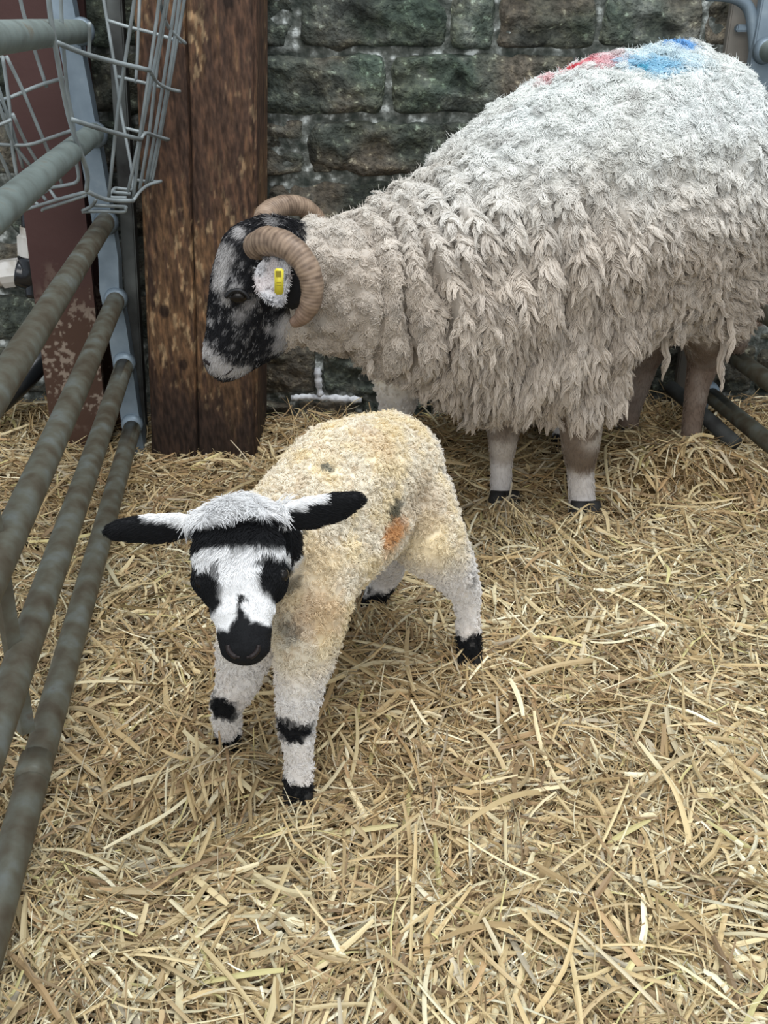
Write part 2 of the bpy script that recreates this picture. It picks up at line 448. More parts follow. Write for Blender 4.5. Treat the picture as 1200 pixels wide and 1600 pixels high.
# ------------------------------------------------------------------ red-brown steel column behind the hurdle
bx, tx = on_gate(0, 0), None
b0, t0 = at(142, 668, 2.14), at(72, 10, 2.14)
def column():
    parts = [((-.006, -0.065, 0), (0.130, 0.014, 1)), ((-.006, 0.065, 0), (0.130, 0.014, 1)), ((0, 0, 0), (0.012, 0.13, 1))]
    vs, fs, cs = [], [], []
    o = 0
    for (cx, cy, _), (w, d, _) in parts:
        n = 60; ring = [(q_ * w, -d/2) for q_ in np.linspace(-.5, .5, 70 if w > .1 else 3)] + [(w/2, d/2), (-w/2, d/2)]
        zz = np.linspace(-0.06, 1.5, 620)
        P = np.array([[(b0[0] + (t0[0] - b0[0]) * (z - b0[2]) / (t0[2] - b0[2]) + cx + a, 2.14 + cy + q, z) for a, q in ring] for z in zz])
        vs.append(P.reshape(-1, 3)); k = len(ring)
        i = o + np.arange(len(zz) * k).reshape(len(zz), k); j = np.roll(i, -1, 1)
        fs.append(np.stack([i[:-1], j[:-1], j[1:], i[1:]], -1).reshape(-1, 4)); o += P.shape[0] * k
    v = np.concatenate(vs); z = v[:, 2]
    col = mix((0.062, 0.030, 0.027), (0.078, 0.040, 0.036), fbm(v, 12, 3))
    low = sstep(0.42, 0.25, z + 0.25 * (fbm(v, 10, 6) - 0.5))
    col = mix(col, (0.085, 0.048, 0.030), 0.7 * low)
    col = mix(col, (0.30, 0.24, 0.19), 0.9 * low * sstep(0.56, 0.63, .4 * fbm(v, 28, 9) + .6 * fbm(v, 130, 2)) * sstep(0.02, 0.12, z))
    return v, np.concatenate(fs), col
v, f, c = column()
tag(mk('steel_column', v, f, M['red_oxide'], None, c, smooth=False), 'dull red-brown steel column behind the left hurdle, rusty at its foot', 'column')

# ------------------------------------------------------------------ left hurdle
RZ = [on_gate(px, py)[2] for px, py in ((130, 49), (154, 206), (168, 345), (185, 460), (196, 563), (210, 652))]
YF = 2.05
def hurdle(name, x0, ys, yn, label, zs, near_post=True, up_shift=0.0):
    e = empty(name, (x0 + GK * ys, ys, 0))
    tag(e, label, 'hurdle', 'steel hurdles of the pen')
    g = unit(V(-GK, -1, 0))                     # towards the viewer
    for k, z in enumerate(zs):
        a = V(x0 + GK * ys, ys, z); L = (ys - yn) / abs(g[1])
        path = [a + g * (L * t) + V(0, 0, 0.004 * math.sin(5 * t + k)) for t in np.linspace(0, 1, 14)]
        path.insert(0, a - g * 0.004)
        v, f = tube(path, 0.0205 if k < 2 else 0.0195, 16)
        mk('rail', v, f, M['pale_rail'] if k < 2 else M['dirty_rail'], e)
        # welded collar where the rail meets the upright
        v, f = tube([a - g * 0.005, a + g * 0.006, a + g * 0.014], [0.026, 0.0245, 0.0205], 16)
        mk('weld', v, f, M['galvanised'], e)
    return e, g
hl, g = hurdle('steel_hurdle', GX0, YF, -0.10, 'galvanised tubular steel hurdle along the left side of the pen', RZ)
# flat-bar upright at the far end, cranked at every rail
us = [on_gate(px, py) for px, py in ((141, -60), (147, 0), (156, 150), (166, 290), (176, 400), (187, 440), (190, 500), (201, 600), (208, 660), (214, 720))]
topv = us[0] + (us[0] - us[1]) * 3
pts = [V(p[0], YF + 0.012, p[2]) for p in [topv] + us]
sx = []
w, d = 0.021, 0.010
vs, fs = [], []
for i, p_ in enumerate(pts):
    x = p_[0] - 0.002
    vs += [(x - w, p_[1] - d, p_[2]), (x + w, p_[1] - d, p_[2]), (x + w, p_[1] + d * 2.2, p_[2]), (x - w, p_[1] + d * 2.2, p_[2])]
for i in range(len(pts) - 1):
    for j in range(4):
        a, b = i * 4 + j, i * 4 + (j + 1) % 4; fs.append((a, a + 4, b + 4, b))
fs += [(0, 1, 2, 3), tuple(len(pts) * 4 - 4 + j for j in (3, 2, 1, 0))]
mk('upright', vs, fs, M['galvanised'], hl, smooth=False)
# flat brace running behind the rails near the viewer
br = [on_gate(-6, 800), on_gate(8, 880), on_gate(24, 985), on_gate(44, 1110)]
br = [br[0] + (br[0] - br[1]) * 1.5] + br + [br[-1] + (br[-1] - br[-2]) * 0.35]
v, f = tube([q + V(-0.012, 0.012, 0) for q in br], 0.012, 4)
mk('brace', v, f, M['dirty_rail'], hl, smooth=False)
# end socket on the lowest rail
q = on_gate(57, 1190); v, f = tube([q, q - g * 0.004, q + g * 0.03, q + g * 0.034], [0.0196, 0.0212, 0.0212, 0.0196], 16)
mk('joint_sleeve', v, f, M['dirty_rail'], hl)

# second, dark upright standing between hurdle and timber post
v1, f1 = box(((at(200, 420, 2.10))[0] + 0.0, 2.11, 0.62), (0.030, 0.03, 1.36), 0, 0.003)
bot, top_ = at(214, 650, 2.10), at(186, 180, 2.10)
v1[:, 0] += (v1[:, 2] - 0.33) * (top_[0] - bot[0]) / (top_[2] - bot[2])
tag(mk('channel_post', v1, f1, M['dark_steel'], None, smooth=False), 'narrow dark steel channel standing between the left hurdle and the timber post', 'post')

# ------------------------------------------------------------------ hay rack of bent wire on the hurdle
rack = empty('hay_rack', on_gate(190, 330) )
tag(rack, 'empty galvanised wire hay rack hooked on the left hurdle', 'hay rack')
W = [ # each wire: [(px, py, depth y), ...]
    # front corner wire and its bottom bend
    [(72, -60, 1.62), (76, 0, 1.64), (85, 65, 1.66), (108, 185, 1.72), (135, 265, 1.78), (135, 298, 1.80)],
    # horizontals of the front face
    [(85, 65, 1.66), (130, 83, 1.74), (180, 97, 1.80), (235, 110, 1.86)],
    [(110, 186, 1.72), (160, 202, 1.80), (220, 218, 1.88)],
    [(135, 298, 1.80), (155, 308, 1.83), (175, 313, 1.86), (208, 314, 1.90)],
    [(235, 110, 1.86), (245, 128, 1.92), (262, 138, 1.96), (281, 143, 1.99)],
    [(220, 218, 1.88), (228, 208, 1.90), (245, 213, 1.96), (264, 218, 1.99)],
    [(208, 314, 1.90), (218, 300, 1.93), (232, 289, 1.97), (252, 283, 2.0)],
    [(250, -10, 1.86), (252, 12, 1.88), (262, 40, 1.94), (278, 58, 1.97), (290, 68, 1.99)],
    # uprights of the front face
    [(216, -60, 1.78), (210, 0, 1.80), (198, 80, 1.82), (186, 160, 1.84), (178, 230, 1.86), (170, 308, 1.87)],
    [(254, -50, 1.84), (249, 0, 1.86), (238, 80, 1.87), (228, 150, 1.88), (218, 215, 1.89), (200, 300, 1.90)],
    [(264, -50, 1.86), (256, 20, 1.88), (236, 130, 1.90), (220, 215, 1.91), (208, 310, 1.92)],
    # uprights of the right face
    [(268, -50, 1.90), (262, 0, 1.91), (246, 100, 1.93), (234, 200, 1.95), (220, 285, 1.96), (219, 296, 1.965)],
    [(281, -50, 1.93), (274, 0, 1.94), (258, 110, 1.96), (242, 210, 1.97), (228, 288, 1.98)],
    [(285, -40, 1.95), (278, 20, 1.96), (264, 120, 1.97), (247, 220, 1.985), (232, 288, 1.985)],
    [(292, -50, 1.97), (288, 0, 1.98), (272, 90, 1.985), (258, 170, 1.99), (240, 270, 1.99), (236, 283, 1.99)],
    # back face wires
    [(152, -60, 2.0), (162, 0, 2.0), (180, 110, 2.0), (190, 180, 2.0), (205, 262, 1.98), (208, 300, 1.96)],
    [(220, -50, 2.0), (218, 0, 2.0), (215, 80, 2.0), (212, 130, 2.0)],
    [(168, 32, 2.0), (200, 42, 2.0), (240, 52, 2.0), (284, 66, 2.0)],
    [(184, 120, 2.0), (215, 127, 2.0), (255, 137, 2.0)],
    [(194, 200, 2.0), (222, 207, 2.0), (262, 219, 2.0)],
    [(205, 280, 1.99), (225, 283, 1.99), (252, 284, 2.0)],
    # left face
    [(94, -60, 1.75), (95, 0, 1.76), (98, 60, 1.78), (105, 140, 1.80), (114, 190, 1.82), (119, 250, 1.84), (122, 281, 1.85), (104, 289, 1.87), (78, 293, 1.90)],
    [(4, 88, 1.84), (10, 130, 1.85), (16, 180, 1.86), (19, 230, 1.87), (27, 279, 1.88)],
    [(10, 88, 1.83), (36, 142, 1.86), (60, 200, 1.88), (78, 242, 1.90), (98, 290, 1.92)],
    [(26, -40, 1.80), (34, 10, 1.82), (52, 72, 1.84), (73, 136, 1.86)],
    [(-40, 170, 1.84), (16, 152, 1.86), (60, 134, 1.86), (103, 121, 1.80)],
    [(-30, 222, 1.84), (0, 226, 1.86), (45, 226, 1.88), (80, 215, 1.86), (112, 204, 1.82)],
    [(-30, 206, 1.80), (0, 195, 1.82), (18, 187, 1.83)],
    [(-25, 60, 1.80), (0, 145, 1.84), (20, 205, 1.87), (36, 262, 1.90)],
    [(-20, 120, 1.82), (0, 168, 1.84), (20, 222, 1.87), (50, 262, 1.90)],
    [(20, 178, 1.84), (40, 222, 1.88), (60, 256, 1.90)],
    [(-30, 200, 1.82), (0, 243, 1.85), (18, 284, 1.88)],
    # floor of the rack
    [(135, 300, 1.80), (100, 309, 1.86), (64, 320, 1.92), (32, 330, 1.96)],
    [(134, 305, 1.81), (102, 316, 1.87), (70, 326, 1.93), (66, 329, 1.94)],
    [(78, 293, 1.90), (72, 299, 1.91), (66, 303, 1.92), (72, 313, 1.92)],
    [(78, 296, 1.90), (86, 308, 1.89), (90, 311, 1.885)],
    [(52, 314, 1.93), (60, 320, 1.93)],
    [(180, 294, 1.93), (174, 300, 1.91), (172, 308, 1.90), (198, 309, 1.90)],
    [(180, 294, 1.93), (206, 297, 1.93)],
    [(176, 300, 1.91), (204, 303, 1.91)],
    [(150, 312, 1.87), (143, 322, 1.88), (128, 330, 1.88)],
    [(128, 331, 1.88), (160, 330, 1.90), (193, 331, 1.92), (196, 325, 1.92), (193, 323, 1.92), (146, 321, 1.89)],
    [(140, 36, 1.80), (140, 62, 1.82), (139, 86, 1.83)],
]
for w_ in W:
    thick = 0.0042 if w_ in (W[0], W[1], W[2], W[3]) else 0.0033
    path = smooth_path([at(*q) for q in w_], 4)
    v, f = tube(path, thick, 7)
    mk('wire', v, f, M['wire'], rack)

# ------------------------------------------------------------------ water pipe with white compression nuts
pipe = empty('water_pipe', at(45, 420, 2.20))
tag(pipe, 'black water pipe with a glossy elbow and two white compression nuts behind the left hurdle', 'pipe')
Y = 2.16
def cyl(a, b, r, mat_, nm, n=20, ribs=0):
    a, b = np.asarray(a), np.asarray(b)
    if ribs:
        v, f = tube([a, a + (b - a) * 0.04, a + (b - a) * 0.3, a + (b - a) * 0.33, a + (b - a) * 0.97, b], [r * .78, r * .82, r * .82, r, r, r * .93], 24)
        j = 24; v = v.reshape(-1, j, 3); c0 = v.mean(1, keepdims=True)
        s = np.where(np.arange(j) % 4 == 0, 1.06, 0.985)[None, :, None]; v[3:5] = c0[3:5] + (v[3:5] - c0[3:5]) * s; v = v.reshape(-1, 3)
    else: v, f = tube([a, a * .97 + b * .03, a * .03 + b * .97, b], [r * .9, r, r, r * .9], n)
    mk(nm, v, f, mat_, pipe, smooth=not ribs)
cyl(at(47, 300, Y), at(48, 362, Y), 0.020, M['black_plastic'], 'pipe_end')
cyl(at(49, 354, Y), at(51, 400, Y), 0.030, M['white_plastic'], 'compression_nut', ribs=1)
cyl(at(-10, 430, Y), at(36, 424, Y), 0.031, M['white_plastic'], 'compression_nut', ribs=1)
v, f = tube(smooth_path([at(30, 425, Y), at(45, 428, Y), at(54, 420, Y), at(52, 400, Y)], 6), 0.034, 18)
v2, f2 = tube(smooth_path([at(52, 424, Y), at(56, 440, Y), at(58, 462, Y)], 4), 0.026, 16)
mk('elbow', *join((v, f), (v2, f2)), M['black_plastic'], pipe)
v, f = tube(smooth_path([at(86, 498, 2.22), at(80, 530, 2.20), at(62, 565, 2.17), at(30, 600, 2.12), at(-15, 640, 2.08), at(-70, 668, 2.04)], 6), 0.026, 14)
tag(mk('water_hose', v, f, M['black_hose']), 'thick black hose sagging to the straw behind the left hurdle', 'hose')

# ------------------------------------------------------------------ hurdle at the right end
X1 = 1.058
hr, g = hurdle('steel_hurdle', X1, 2.18, -0.10, 'galvanised steel hurdle beyond the ewe at the right edge', [0.83, 0.66, 0.50, 0.336, 0.212, 0.09])
ux = X1 + GK * 2.18
v, f = box((ux, 2.20, 0.62), (0.045, 0.03, 1.3), 0, 0.003)
v[:, 0] += (v[:, 2] - 0.85) * 0.02
mk('upright', v, f, M['galvanised'], hr, smooth=False)
v, f = tube(smooth_path([at(1105, -8, 2.21), at(1140, -6, 2.21), at(1162, 4, 2.21), at(1173, 22, 2.21), at(1178, 60, 2.21), at(1180, 110, 2.21)], 6), 0.012, 10)
mk('bent_bar', v, f, M['galvanised'], hr)
v, f = tube([at(1046, 604, 2.17), at(1085, 636, 2.10), at(1150, 694, 1.98)], 0.017, 12)
mk('foot_bar', v, f, M['dark_steel'], hr)
c_ = at(1165, 60, 2.25)
v, f = box((c_[0] - .012, 2.258, 0.66), (0.055, 0.024, 1.3), 0, 0.003)
bt = tag(mk('wooden_batten', v, f, M['grey_wood'], None, smooth=False), 'weathered grey wooden batten on the wall beside the right hurdle', 'batten')
c_ = at(1166, 44, 2.225); v, f = box(c_, (0.045, 0.02, 0.014), 0, 0.003)
mk('hinge_bracket', v, f, M['galvanised'], bt, smooth=False)
#@@T0
# ------------------------------------------------------------------ straw bedding
FEET = [(.40, 1.655, .046), (.245, 1.690, .036), (-.112, .90, .016), (.133, 1.195, .004), (-.02, 1.32, .018)]
def ground(x, y):
    p = np.stack([x, y, np.zeros_like(x)], -1)
    z = (fbm(p, 3.2, 5, 2) - 0.5) * 0.05 + (vn(p, 9, 2) - 0.5) * 0.018
    z = z + 0.095 * np.exp(-(((x - 0.64) / 0.20) ** 2 + ((y - 1.84) / 0.085) ** 2))      # banked up by the ewe's hind feet
    z = z + 0.055 * np.exp(-(((x + 0.222) / 0.075) ** 2 + ((y - 0.955) / 0.042) ** 2))    # and by the lamb's far forefoot
    z = z + 0.06 * np.exp(-(((x - 0.55) / 0.12) ** 2 + ((y - 1.97) / 0.07) ** 2))
    for fx, fy, fh in FEET: z = z + fh * np.exp(-(((x - fx) / 0.055) ** 2 + ((y - fy) / 0.04) ** 2))
    z = z + 0.035 * sstep(2.1, 2.28, y) * sstep(0.2, 0.9, x) + 0.03 * sstep(-0.62, -0.8, x)
    return z
nx, ny = 240, 180
X, Yg = np.meshgrid(np.linspace(-1.5, 1.8, nx), np.linspace(0.05, 2.262, ny))
zg = ground(X, Yg) - 0.012
p = np.stack([X, Yg, zg], -1).reshape(-1, 3)
p[:, 2] += (fbm(p, 40, 3) - 0.5) * 0.014
bed = mk('straw_bedding', p, grid(nx, ny), M['mat_straw'])
tag(bed, 'deep golden straw bedding covering the floor of the pen', 'straw')
PAL = np.array([(0.62, 0.50, 0.26), (0.52, 0.39, 0.18), (0.43, 0.30, 0.125), (0.68, 0.60, 0.36), (0.36, 0.25, 0.12), (0.26, 0.17, 0.08), (0.80, 0.75, 0.52), (0.47, 0.31, 0.14), (0.48, 0.42, 0.29), (0.56, 0.50, 0.20)])
PAL = np.clip(PAL * 0.86 + PAL.mean(1, keepdims=True) * 0.16, 0, 1)
PW = np.array([.18, .18, .15, .12, .10, .07, .06, .05, .06, .03]); PW /= PW.sum()
def straws(n, x, y, lmin, lmax, wmin, wmax, lift, seg=5, pitch=0.16, straight=1.0):
    """n flattened stalks: each a kinked two-plane ribbon"""
    th = rng.random(n) * 2 * math.pi
    # stalks lie in loose swirls
    sw = fbm(np.stack([x, y, x * 0], -1), 2.5, 9, 2) * 14
    th = np.where(rng.random(n) < 0.45, sw + rng.normal(size=n) * 0.5, th)
    L = lmin + (lmax - lmin) * rng.random(n) ** 2.0
    w = wmin + (wmax - wmin) * rng.random(n) ** 2.4
    K = seg + 1; s = np.linspace(-0.5, 0.5, K)
    bend = rng.normal(size=n) * 0.6 * straight; kink = np.where(rng.random(n) < 0.35, rng.normal(size=n) * 0.9, 0); kp = rng.integers(1, seg, n)
    ang = th[:, None] + bend[:, None] * s[None] + kink[:, None] * (np.arange(K)[None] >= kp[:, None])
    pt = rng.normal(size=n) * pitch
    vb = rng.normal(size=n) * 0.30
    pit = pt[:, None] + vb[:, None] * s[None] * 2
    d = np.stack([np.cos(ang) * np.cos(pit), np.sin(ang) * np.cos(pit), np.sin(pit)], -1)
    C = np.cumsum(d, 1) * (L / K)[:, None, None]; C -= C.mean(1, keepdims=True)
    C += np.stack([x, y, np.zeros(n)], -1)[:, None]
    gz = ground(C[..., 0], C[..., 1])
    C[..., 2] += ground(x, y)[:, None] * 0.5 + gz * 0.5 + lift[:, None]
    C[..., 2] = np.maximum(C[..., 2], gz - 0.012)
    C[..., 1] = np.minimum(C[..., 1], 2.255)
    side = np.stack([-np.sin(ang), np.cos(ang), np.zeros_like(ang)], -1)
    up = np.cross(d, side)
    roll = rng.normal(size=n) * 0.55; tw = rng.normal(size=n) * 0.5
    ro = roll[:, None] + tw[:, None] * s[None]
    sv = side * np.cos(ro)[..., None] + up * np.sin(ro)[..., None]
    uv = np.cross(d, sv)
    wid = w[:, None] * (1 - 0.35 * np.abs(2 * s[None]) ** 3) * 0.5
    fold = 0.32
    A = C - sv * wid[..., None]; B = C + uv * (wid * fold)[..., None]; D = C + sv * wid[..., None]
    v = np.stack([A, B, D], 2).reshape(-1, 3)                  # n*K*3
    base = (np.arange(n) * K * 3)[:, None, None]
    k = np.arange(seg)[None, :, None] * 3; q = np.arange(2)[None, None, :]
    i = base + k + q
    f = np.stack([i, i + 1, i + 4, i + 3], -1).reshape(-1, 4)
    c = PAL[rng.choice(len(PAL), n, p=PW)] * (0.78 + 0.62 * rng.random(n))[:, None]
    # duller, trodden straw round the lamb; browner towards the wall as well
    dulling = 0.35 * np.exp(-(((x + 0.05) / 0.5) ** 2 + ((y - 1.1) / 0.35) ** 2)) + 0.30 * sstep(1.45, 1.8, y)
    c = mix(c, c * V(0.80, 0.68, 0.58), np.clip(dulling * 1.6, 0, 1))
    c = np.repeat(c, K * 3, 0)
    return v, f, c, K * 3, seg * 2
def cover(n, ymin=0.28):
    # denser where the bedding is nearest the viewer
    y = ymin + (2.26 - ymin) * rng.random(n) ** 1.15
    x = (rng.random(n) * 2 - 1) * (0.42 + 0.46 * y) + 0.06
    return x, y
n = 56000
x, y = cover(n)
v, f, c, _, _ = straws(n, x, y, 0.03, 0.21, 0.0018, 0.0082, rng.random(n) * 0.020 - 0.010)
v2, f2, c2, _, _ = straws(30000, *cover(30000), 0.015, 0.09, 0.0008, 0.0022, rng.random(30000) * 0.020 - 0.004, seg=4, pitch=0.3)
me = mesh_data('loose_straw', np.concatenate([v, v2]), np.concatenate([f, f2 + len(v)]), M['straw'], np.concatenate([c, c2]), smooth=False)
tag(link('loose_straw', me, bed), kind='stuff')
# the largest stalks, each its own part
nb = 290
yb = 0.55 + 1.55 * rng.random(nb) ** 1.6; xb = (rng.random(nb) * 2 - 1) * (0.40 * yb + 0.02)
v, f, c, kv, kf = straws(nb, xb, yb, 0.12, 0.27, 0.0045, 0.0095, 0.006 + rng.random(nb) * 0.012, seg=8, pitch=0.13, straight=0.8)
c = c * 0.75 + np.array((0.70, 0.59, 0.34)) * 0.34
for i in range(nb):
    mk('straw', v[i * kv:(i + 1) * kv], f[:kf], M['straw'], bed, c[i * kv:(i + 1) * kv], smooth=False)
# upright wisps against the wall, post and hurdle foot
wn = 420
xw = rng.random(wn) * 2.2 - 1.0; yw = 2.10 + 0.15 * rng.random(wn)
v, f, c, _, _ = straws(wn, xw, yw, 0.05, 0.15, 0.0015, 0.004, 0.01 + rng.random(wn) * 0.025, seg=5, pitch=0.55)
tag(mk('upright_wisps', v, f, M['straw'], bed, c, smooth=False), kind='stuff')

fn = 34 * len(FEET) + 60
fi = np.arange(fn) % (len(FEET) + 1); fc = np.array([(a, b - .035) for a, b, _ in FEET] + [(-.225, .955)])
v, f, c, _, _ = straws(fn, fc[fi, 0] + rng.normal(size=fn) * .035, fc[fi, 1] + rng.normal(size=fn) * .015, 0.05, 0.14, 0.0018, 0.0050, 0.008 + rng.random(fn) * 0.014, seg=5, pitch=0.35)
tag(mk('trodden_wisps', v, f, M['straw'], bed, c, smooth=False), kind='stuff')

# ------------------------------------------------------------------ lamb
def frame(P, Mz, side_hint):
    a = unit(Mz - P); s_ = unit(side_hint - a * (a @ side_hint)); n_ = np.cross(s_, a)
    return np.stack([s_, a, n_], 1)          # columns: side, along, dorsal
def build_lamb(name, label, detailed, X=None):
    """X: optional (rotation about z, shift) applied to everything to stand a second lamb elsewhere"""
    P, Mz = at(363, 775, .915), at(380, 1036, .80)
    R = frame(P, Mz, V(1, 0.02, -0.02)); k = np.linalg.norm(Mz - P) / 0.165
    if R[:, 2][2] < 0: R[:, 2] *= -1
    def h(x, y, z): return P + R @ (V(x, y, z) * k)
    def he(c, r): return ell(h(c[0] * 1.12, c[1], c[2]), V(r[0] * 1.14, r[1], r[2]) * k, R)
    E = []
    E += chain([(at(602, 735, 1.28), .086), (at(535, 755, 1.15), .081), (at(470, 832, 1.05), .077), (at(462, 900, 1.0), .062)])
    E += chain([(at(590, 775, 1.26), .080), (at(553, 812, 1.14), .072), (at(480, 880, 1.02), .068)])
    E += chain([(at(470, 850, 1.03), .066), (at(425, 855, .99), .056), (h(0, .045, -.040), .046)])          # neck
    E += chain([(at(487, 925, .985), .050), (at(482, 985, .965), .040), (at(470, 1060, .95), .0285), (at(463, 1130, .942), .0225), (at(467, 1180, .935), .0165), (at(467, 1212, .93), .0175), (at(466, 1238, .925), .017)])
    E += chain([(at(420, 950, 1.03), .052), (at(385, 1010, 1.025), .036), (at(372, 1065, 1.02), .0265), (at(353, 1104, 1.01), .0205), (at(357, 1150, 1.02), .015), (at(357, 1185, 1.02), .016)])
    E += chain([(at(640, 790, 1.24), .064), (at(672, 845, 1.205), .050), (at(703, 885, 1.215), .034), (at(727, 925, 1.235), .0215), (at(731, 960, 1.23), .0165), (at(732, 992, 1.225), .0185), (at(733, 1022, 1.22), .018)])
    E += chain([(at(583, 800, 1.36), .052), (at(600, 855, 1.34), .040), (at(604, 890, 1.365), .027), (at(592, 918, 1.36), .021), (at(583, 938, 1.35), .0205), (at(580, 955, 1.35), .020)])
    E += chain([(at(662, 712, 1.30), .014), (at(693, 765, 1.31), .013), (at(710, 840, 1.30), .011)], 0.5)                # tail
    # head
    E += [he((0, .030, -.034), (.040, .034, .036)), he((0, .052, -.026), (.043, .040, .036)), he((0, .080, -.026), (.039, .036, .033)),
          he((0, .105, -.027), (.030, .034, .028)), he((0, .130, -.029), (.0255, .026, .025)), he((0, .146, -.030), (.0235, .019, .022)),
          he((0, .095, -.052), (.024, .050, .020)), he((.031, .078, -.020), (.012, .018, .012)), he((-.031, .078, -.020), (.012, .018, .012)),
          he((.025, .075, -.050), (.017, .03, .022)), he((-.025, .075, -.050), (.017, .03, .022)), he((0, .155, -.042), (.016, .010, .012))]
    # ears: leaf shapes held out to the sides
    def ear(pts):
        out = []
        for (a, ra), (b, rb) in zip(pts[:-1], pts[1:]):
            for t in np.linspace(0, 1, 7):
                r = ra * (1 - t) + rb * t
                out.append(ell(a * (1 - t) + b * t, V(r * 1.15, .0062, r), None))
        return out
    E += ear([(at(285, 820, .925), .017), (at(252, 826, .925), .0205), (at(222, 827, .92), .0180), (at(192, 829, .915), .0145), (at(178, 830, .91), .010)])
    E += ear([(at(446, 806, .93), .016), (at(480, 803, .93), .0215), (at(520, 793, .935), .0195), (at(546, 784, .935), .0130), (at(560, 778, .935), .008)])
    v, t, q = flesh(E, 0.0045, 5)
    n = vnormals(v, t)
    bvh = BVHTree.FromPolygons(v.tolist(), t.tolist())
    def loc(p): return ((p - P) @ R) / k
    knee1, knee2 = at(458, 1137, .93), at(350, 1103, 1.0)
    marks = [(cast(bvh, 510, 733), .008, (.10, .11, .10), .8), (cast(bvh, 613, 797), (.011, .03, .013), (.045, .05, .04), .85), (cast(bvh, 613, 832), (.016, .04, .014), (.50, .14, .02), .85), (cast(bvh, 613, 840), (.024, .05, .022), (.70, .42, .18), .55),
             (cast(bvh, 590, 690), .030, (.74, .56, .40), .3), (cast(bvh, 650, 790), .045, (.60, .48, .34), .55), (cast(bvh, 470, 900), .05, (.78, .64, .46), .45), (cast(bvh, 455, 910), .012, (.07, .07, .07), .6), (cast(bvh, 500, 965), .03, (.68, .47, .28), .45),
             (cast(bvh, 452, 985), .014, (.10, .09, .08), .5), (cast(bvh, 738, 905), .012, (.09, .08, .07), .5)]
    marks = [m_ for m_ in marks if m_[0] is not None]
    def colour(p):
        nz = fbm(p, 90, 4, 2); nb_ = fbm(p, 30, 8, 2); n3 = vn(p, 160, 1)
        body = mix((0.88, 0.75, 0.51), (0.90, 0.82, 0.67), sstep(0.35, 0.65, nb_))
        body = mix(body, (0.62, 0.45, 0.26), 0.40 * sstep(0.58, 0.75, n3) * sstep(0.45, 0.6, nb_))
        white = mix((0.86, 0.80, 0.74), (0.90, 0.88, 0.86), nb_)
        legs = sstep(0.235, 0.16, p[:, 2] + 0.05 * (nb_ - 0.5))
        c = mix(body, white, legs)
        for m_ in marks: c = mix(c, m_[2], m_[3] * near(p, m_[0], m_[1], 0.4, nz))
        # tail and hind edge white
        rump = sstep(0.0, 0.03, (p - at(655, 720, 1.29)) @ unit(V(0.75, 0.3, 0.1)))
        c = mix(c, (0.84, 0.82, 0.80), 0.7 * rump * sstep(0.12, 0.2, p[:, 2]))
        blk = V(0.013, 0.0135, 0.015)
        for c0, r0 in ((knee1, (.023, .016, .019)), (knee2, (.021, .020, .018))): c = mix(c, blk, near(p, c0, r0, 0.2, nz))
        for hx, hy, r0, hz in ((.07, .95, .06, None), (.0, 0, 0, None)): pass
        for c0, zt in ((at(466, 1238, .925), .034), (at(733, 1022, 1.22), .052), (at(580, 955, 1.35), .050), (at(357, 1185, 1.02), .03)):
            dxy = np.linalg.norm((p - c0)[:, :2], axis=1)
            c = mix(c, blk, (dxy < .045) * sstep(zt + .008, zt - .004, p[:, 2] + (nz - .5) * .03))
        # head pattern in head coordinates
        l = loc(p); x_, y_, z_ = l[:, 0] + (nz - .5) * .010, l[:, 1] + (nz - .5) * .014, l[:, 2]
        x_ = x_ / 1.1
        head = (np.abs(l[:, 0]) < .062) & (l[:, 1] > -.03) & (l[:, 1] < .2) & (l[:, 2] > -.095) & (l[:, 2] < .05)
        wh = np.broadcast_to(V(0.93, 0.93, 0.93), p.shape)
        def el(cx, cy, rx, ry): return 1 - sstep(.8, 1.15, np.sqrt(((x_ - cx) / rx) ** 2 + ((y_ - cy) / ry) ** 2))
        b = sstep(.022, .028, y_) * sstep(.056, .050, y_ + 0.12 * np.abs(x_) * 0) * 1.0
        b = np.maximum(b, el(-.033, .089, .019, .022)); b = np.maximum(b, el(.036, .084, .019, .023))
        b = np.maximum(b, el(-.046, .066, .010, .012)); b = np.maximum(b, 0.8 * el(.026, .064, .012, .005)); b = np.maximum(b, .7 * el(-.020, .070, .005, .012))
        b = np.maximum(b, el(.002, .104, .0055, .004))
        b = np.maximum(b, sstep(.126, .132, y_ + 1.9 * np.maximum(0, .0125 - np.abs(x_ + .001))))
        b = np.maximum(b, sstep(.036, .044, np.abs(x_)) * sstep(.09, .10, y_))
        hc = mix(wh, blk, b)
        far = sstep(-.070, -.085, z_)                          # throat is fleece again
        c = np.where(head[:, None], mix(hc, c, far), c)
        # ears: black with white upper root
        er = (l[:, 1] < .075) & (l[:, 2] > -.07) & (l[:, 1] > -.03) & (np.abs(l[:, 0]) > .050) & (np.abs(l[:, 0]) < .15)
        wroot = ((l[:, 0] < 0) & (np.abs(x_) < .086)) * sstep(.024, .018, y_ + .35 * (np.abs(x_) - .05))
        wroot = np.maximum(wroot, ((l[:, 0] > 0) & (np.abs(x_) < .085)) * sstep(.020, .014, y_ + .25 * (np.abs(x_) - .05)))
        c = np.where(er[:, None], mix(np.broadcast_to(blk, p.shape), wh, wroot), c)
        return c, head | er
    c, isface = colour(v)
    curl = (0.5 - worley(v, 95)) * 0.0022 + (fbm(v, 40, 6) - 0.5) * 0.006
    curl = np.where(isface, (fbm(v, 90, 6) - .5) * 0.0012, curl) * np.where(v[:, 2] < .17, 0.5, 1)
    vd = v + n * curl[:, None]
    ret = {}
    def T(p): return p
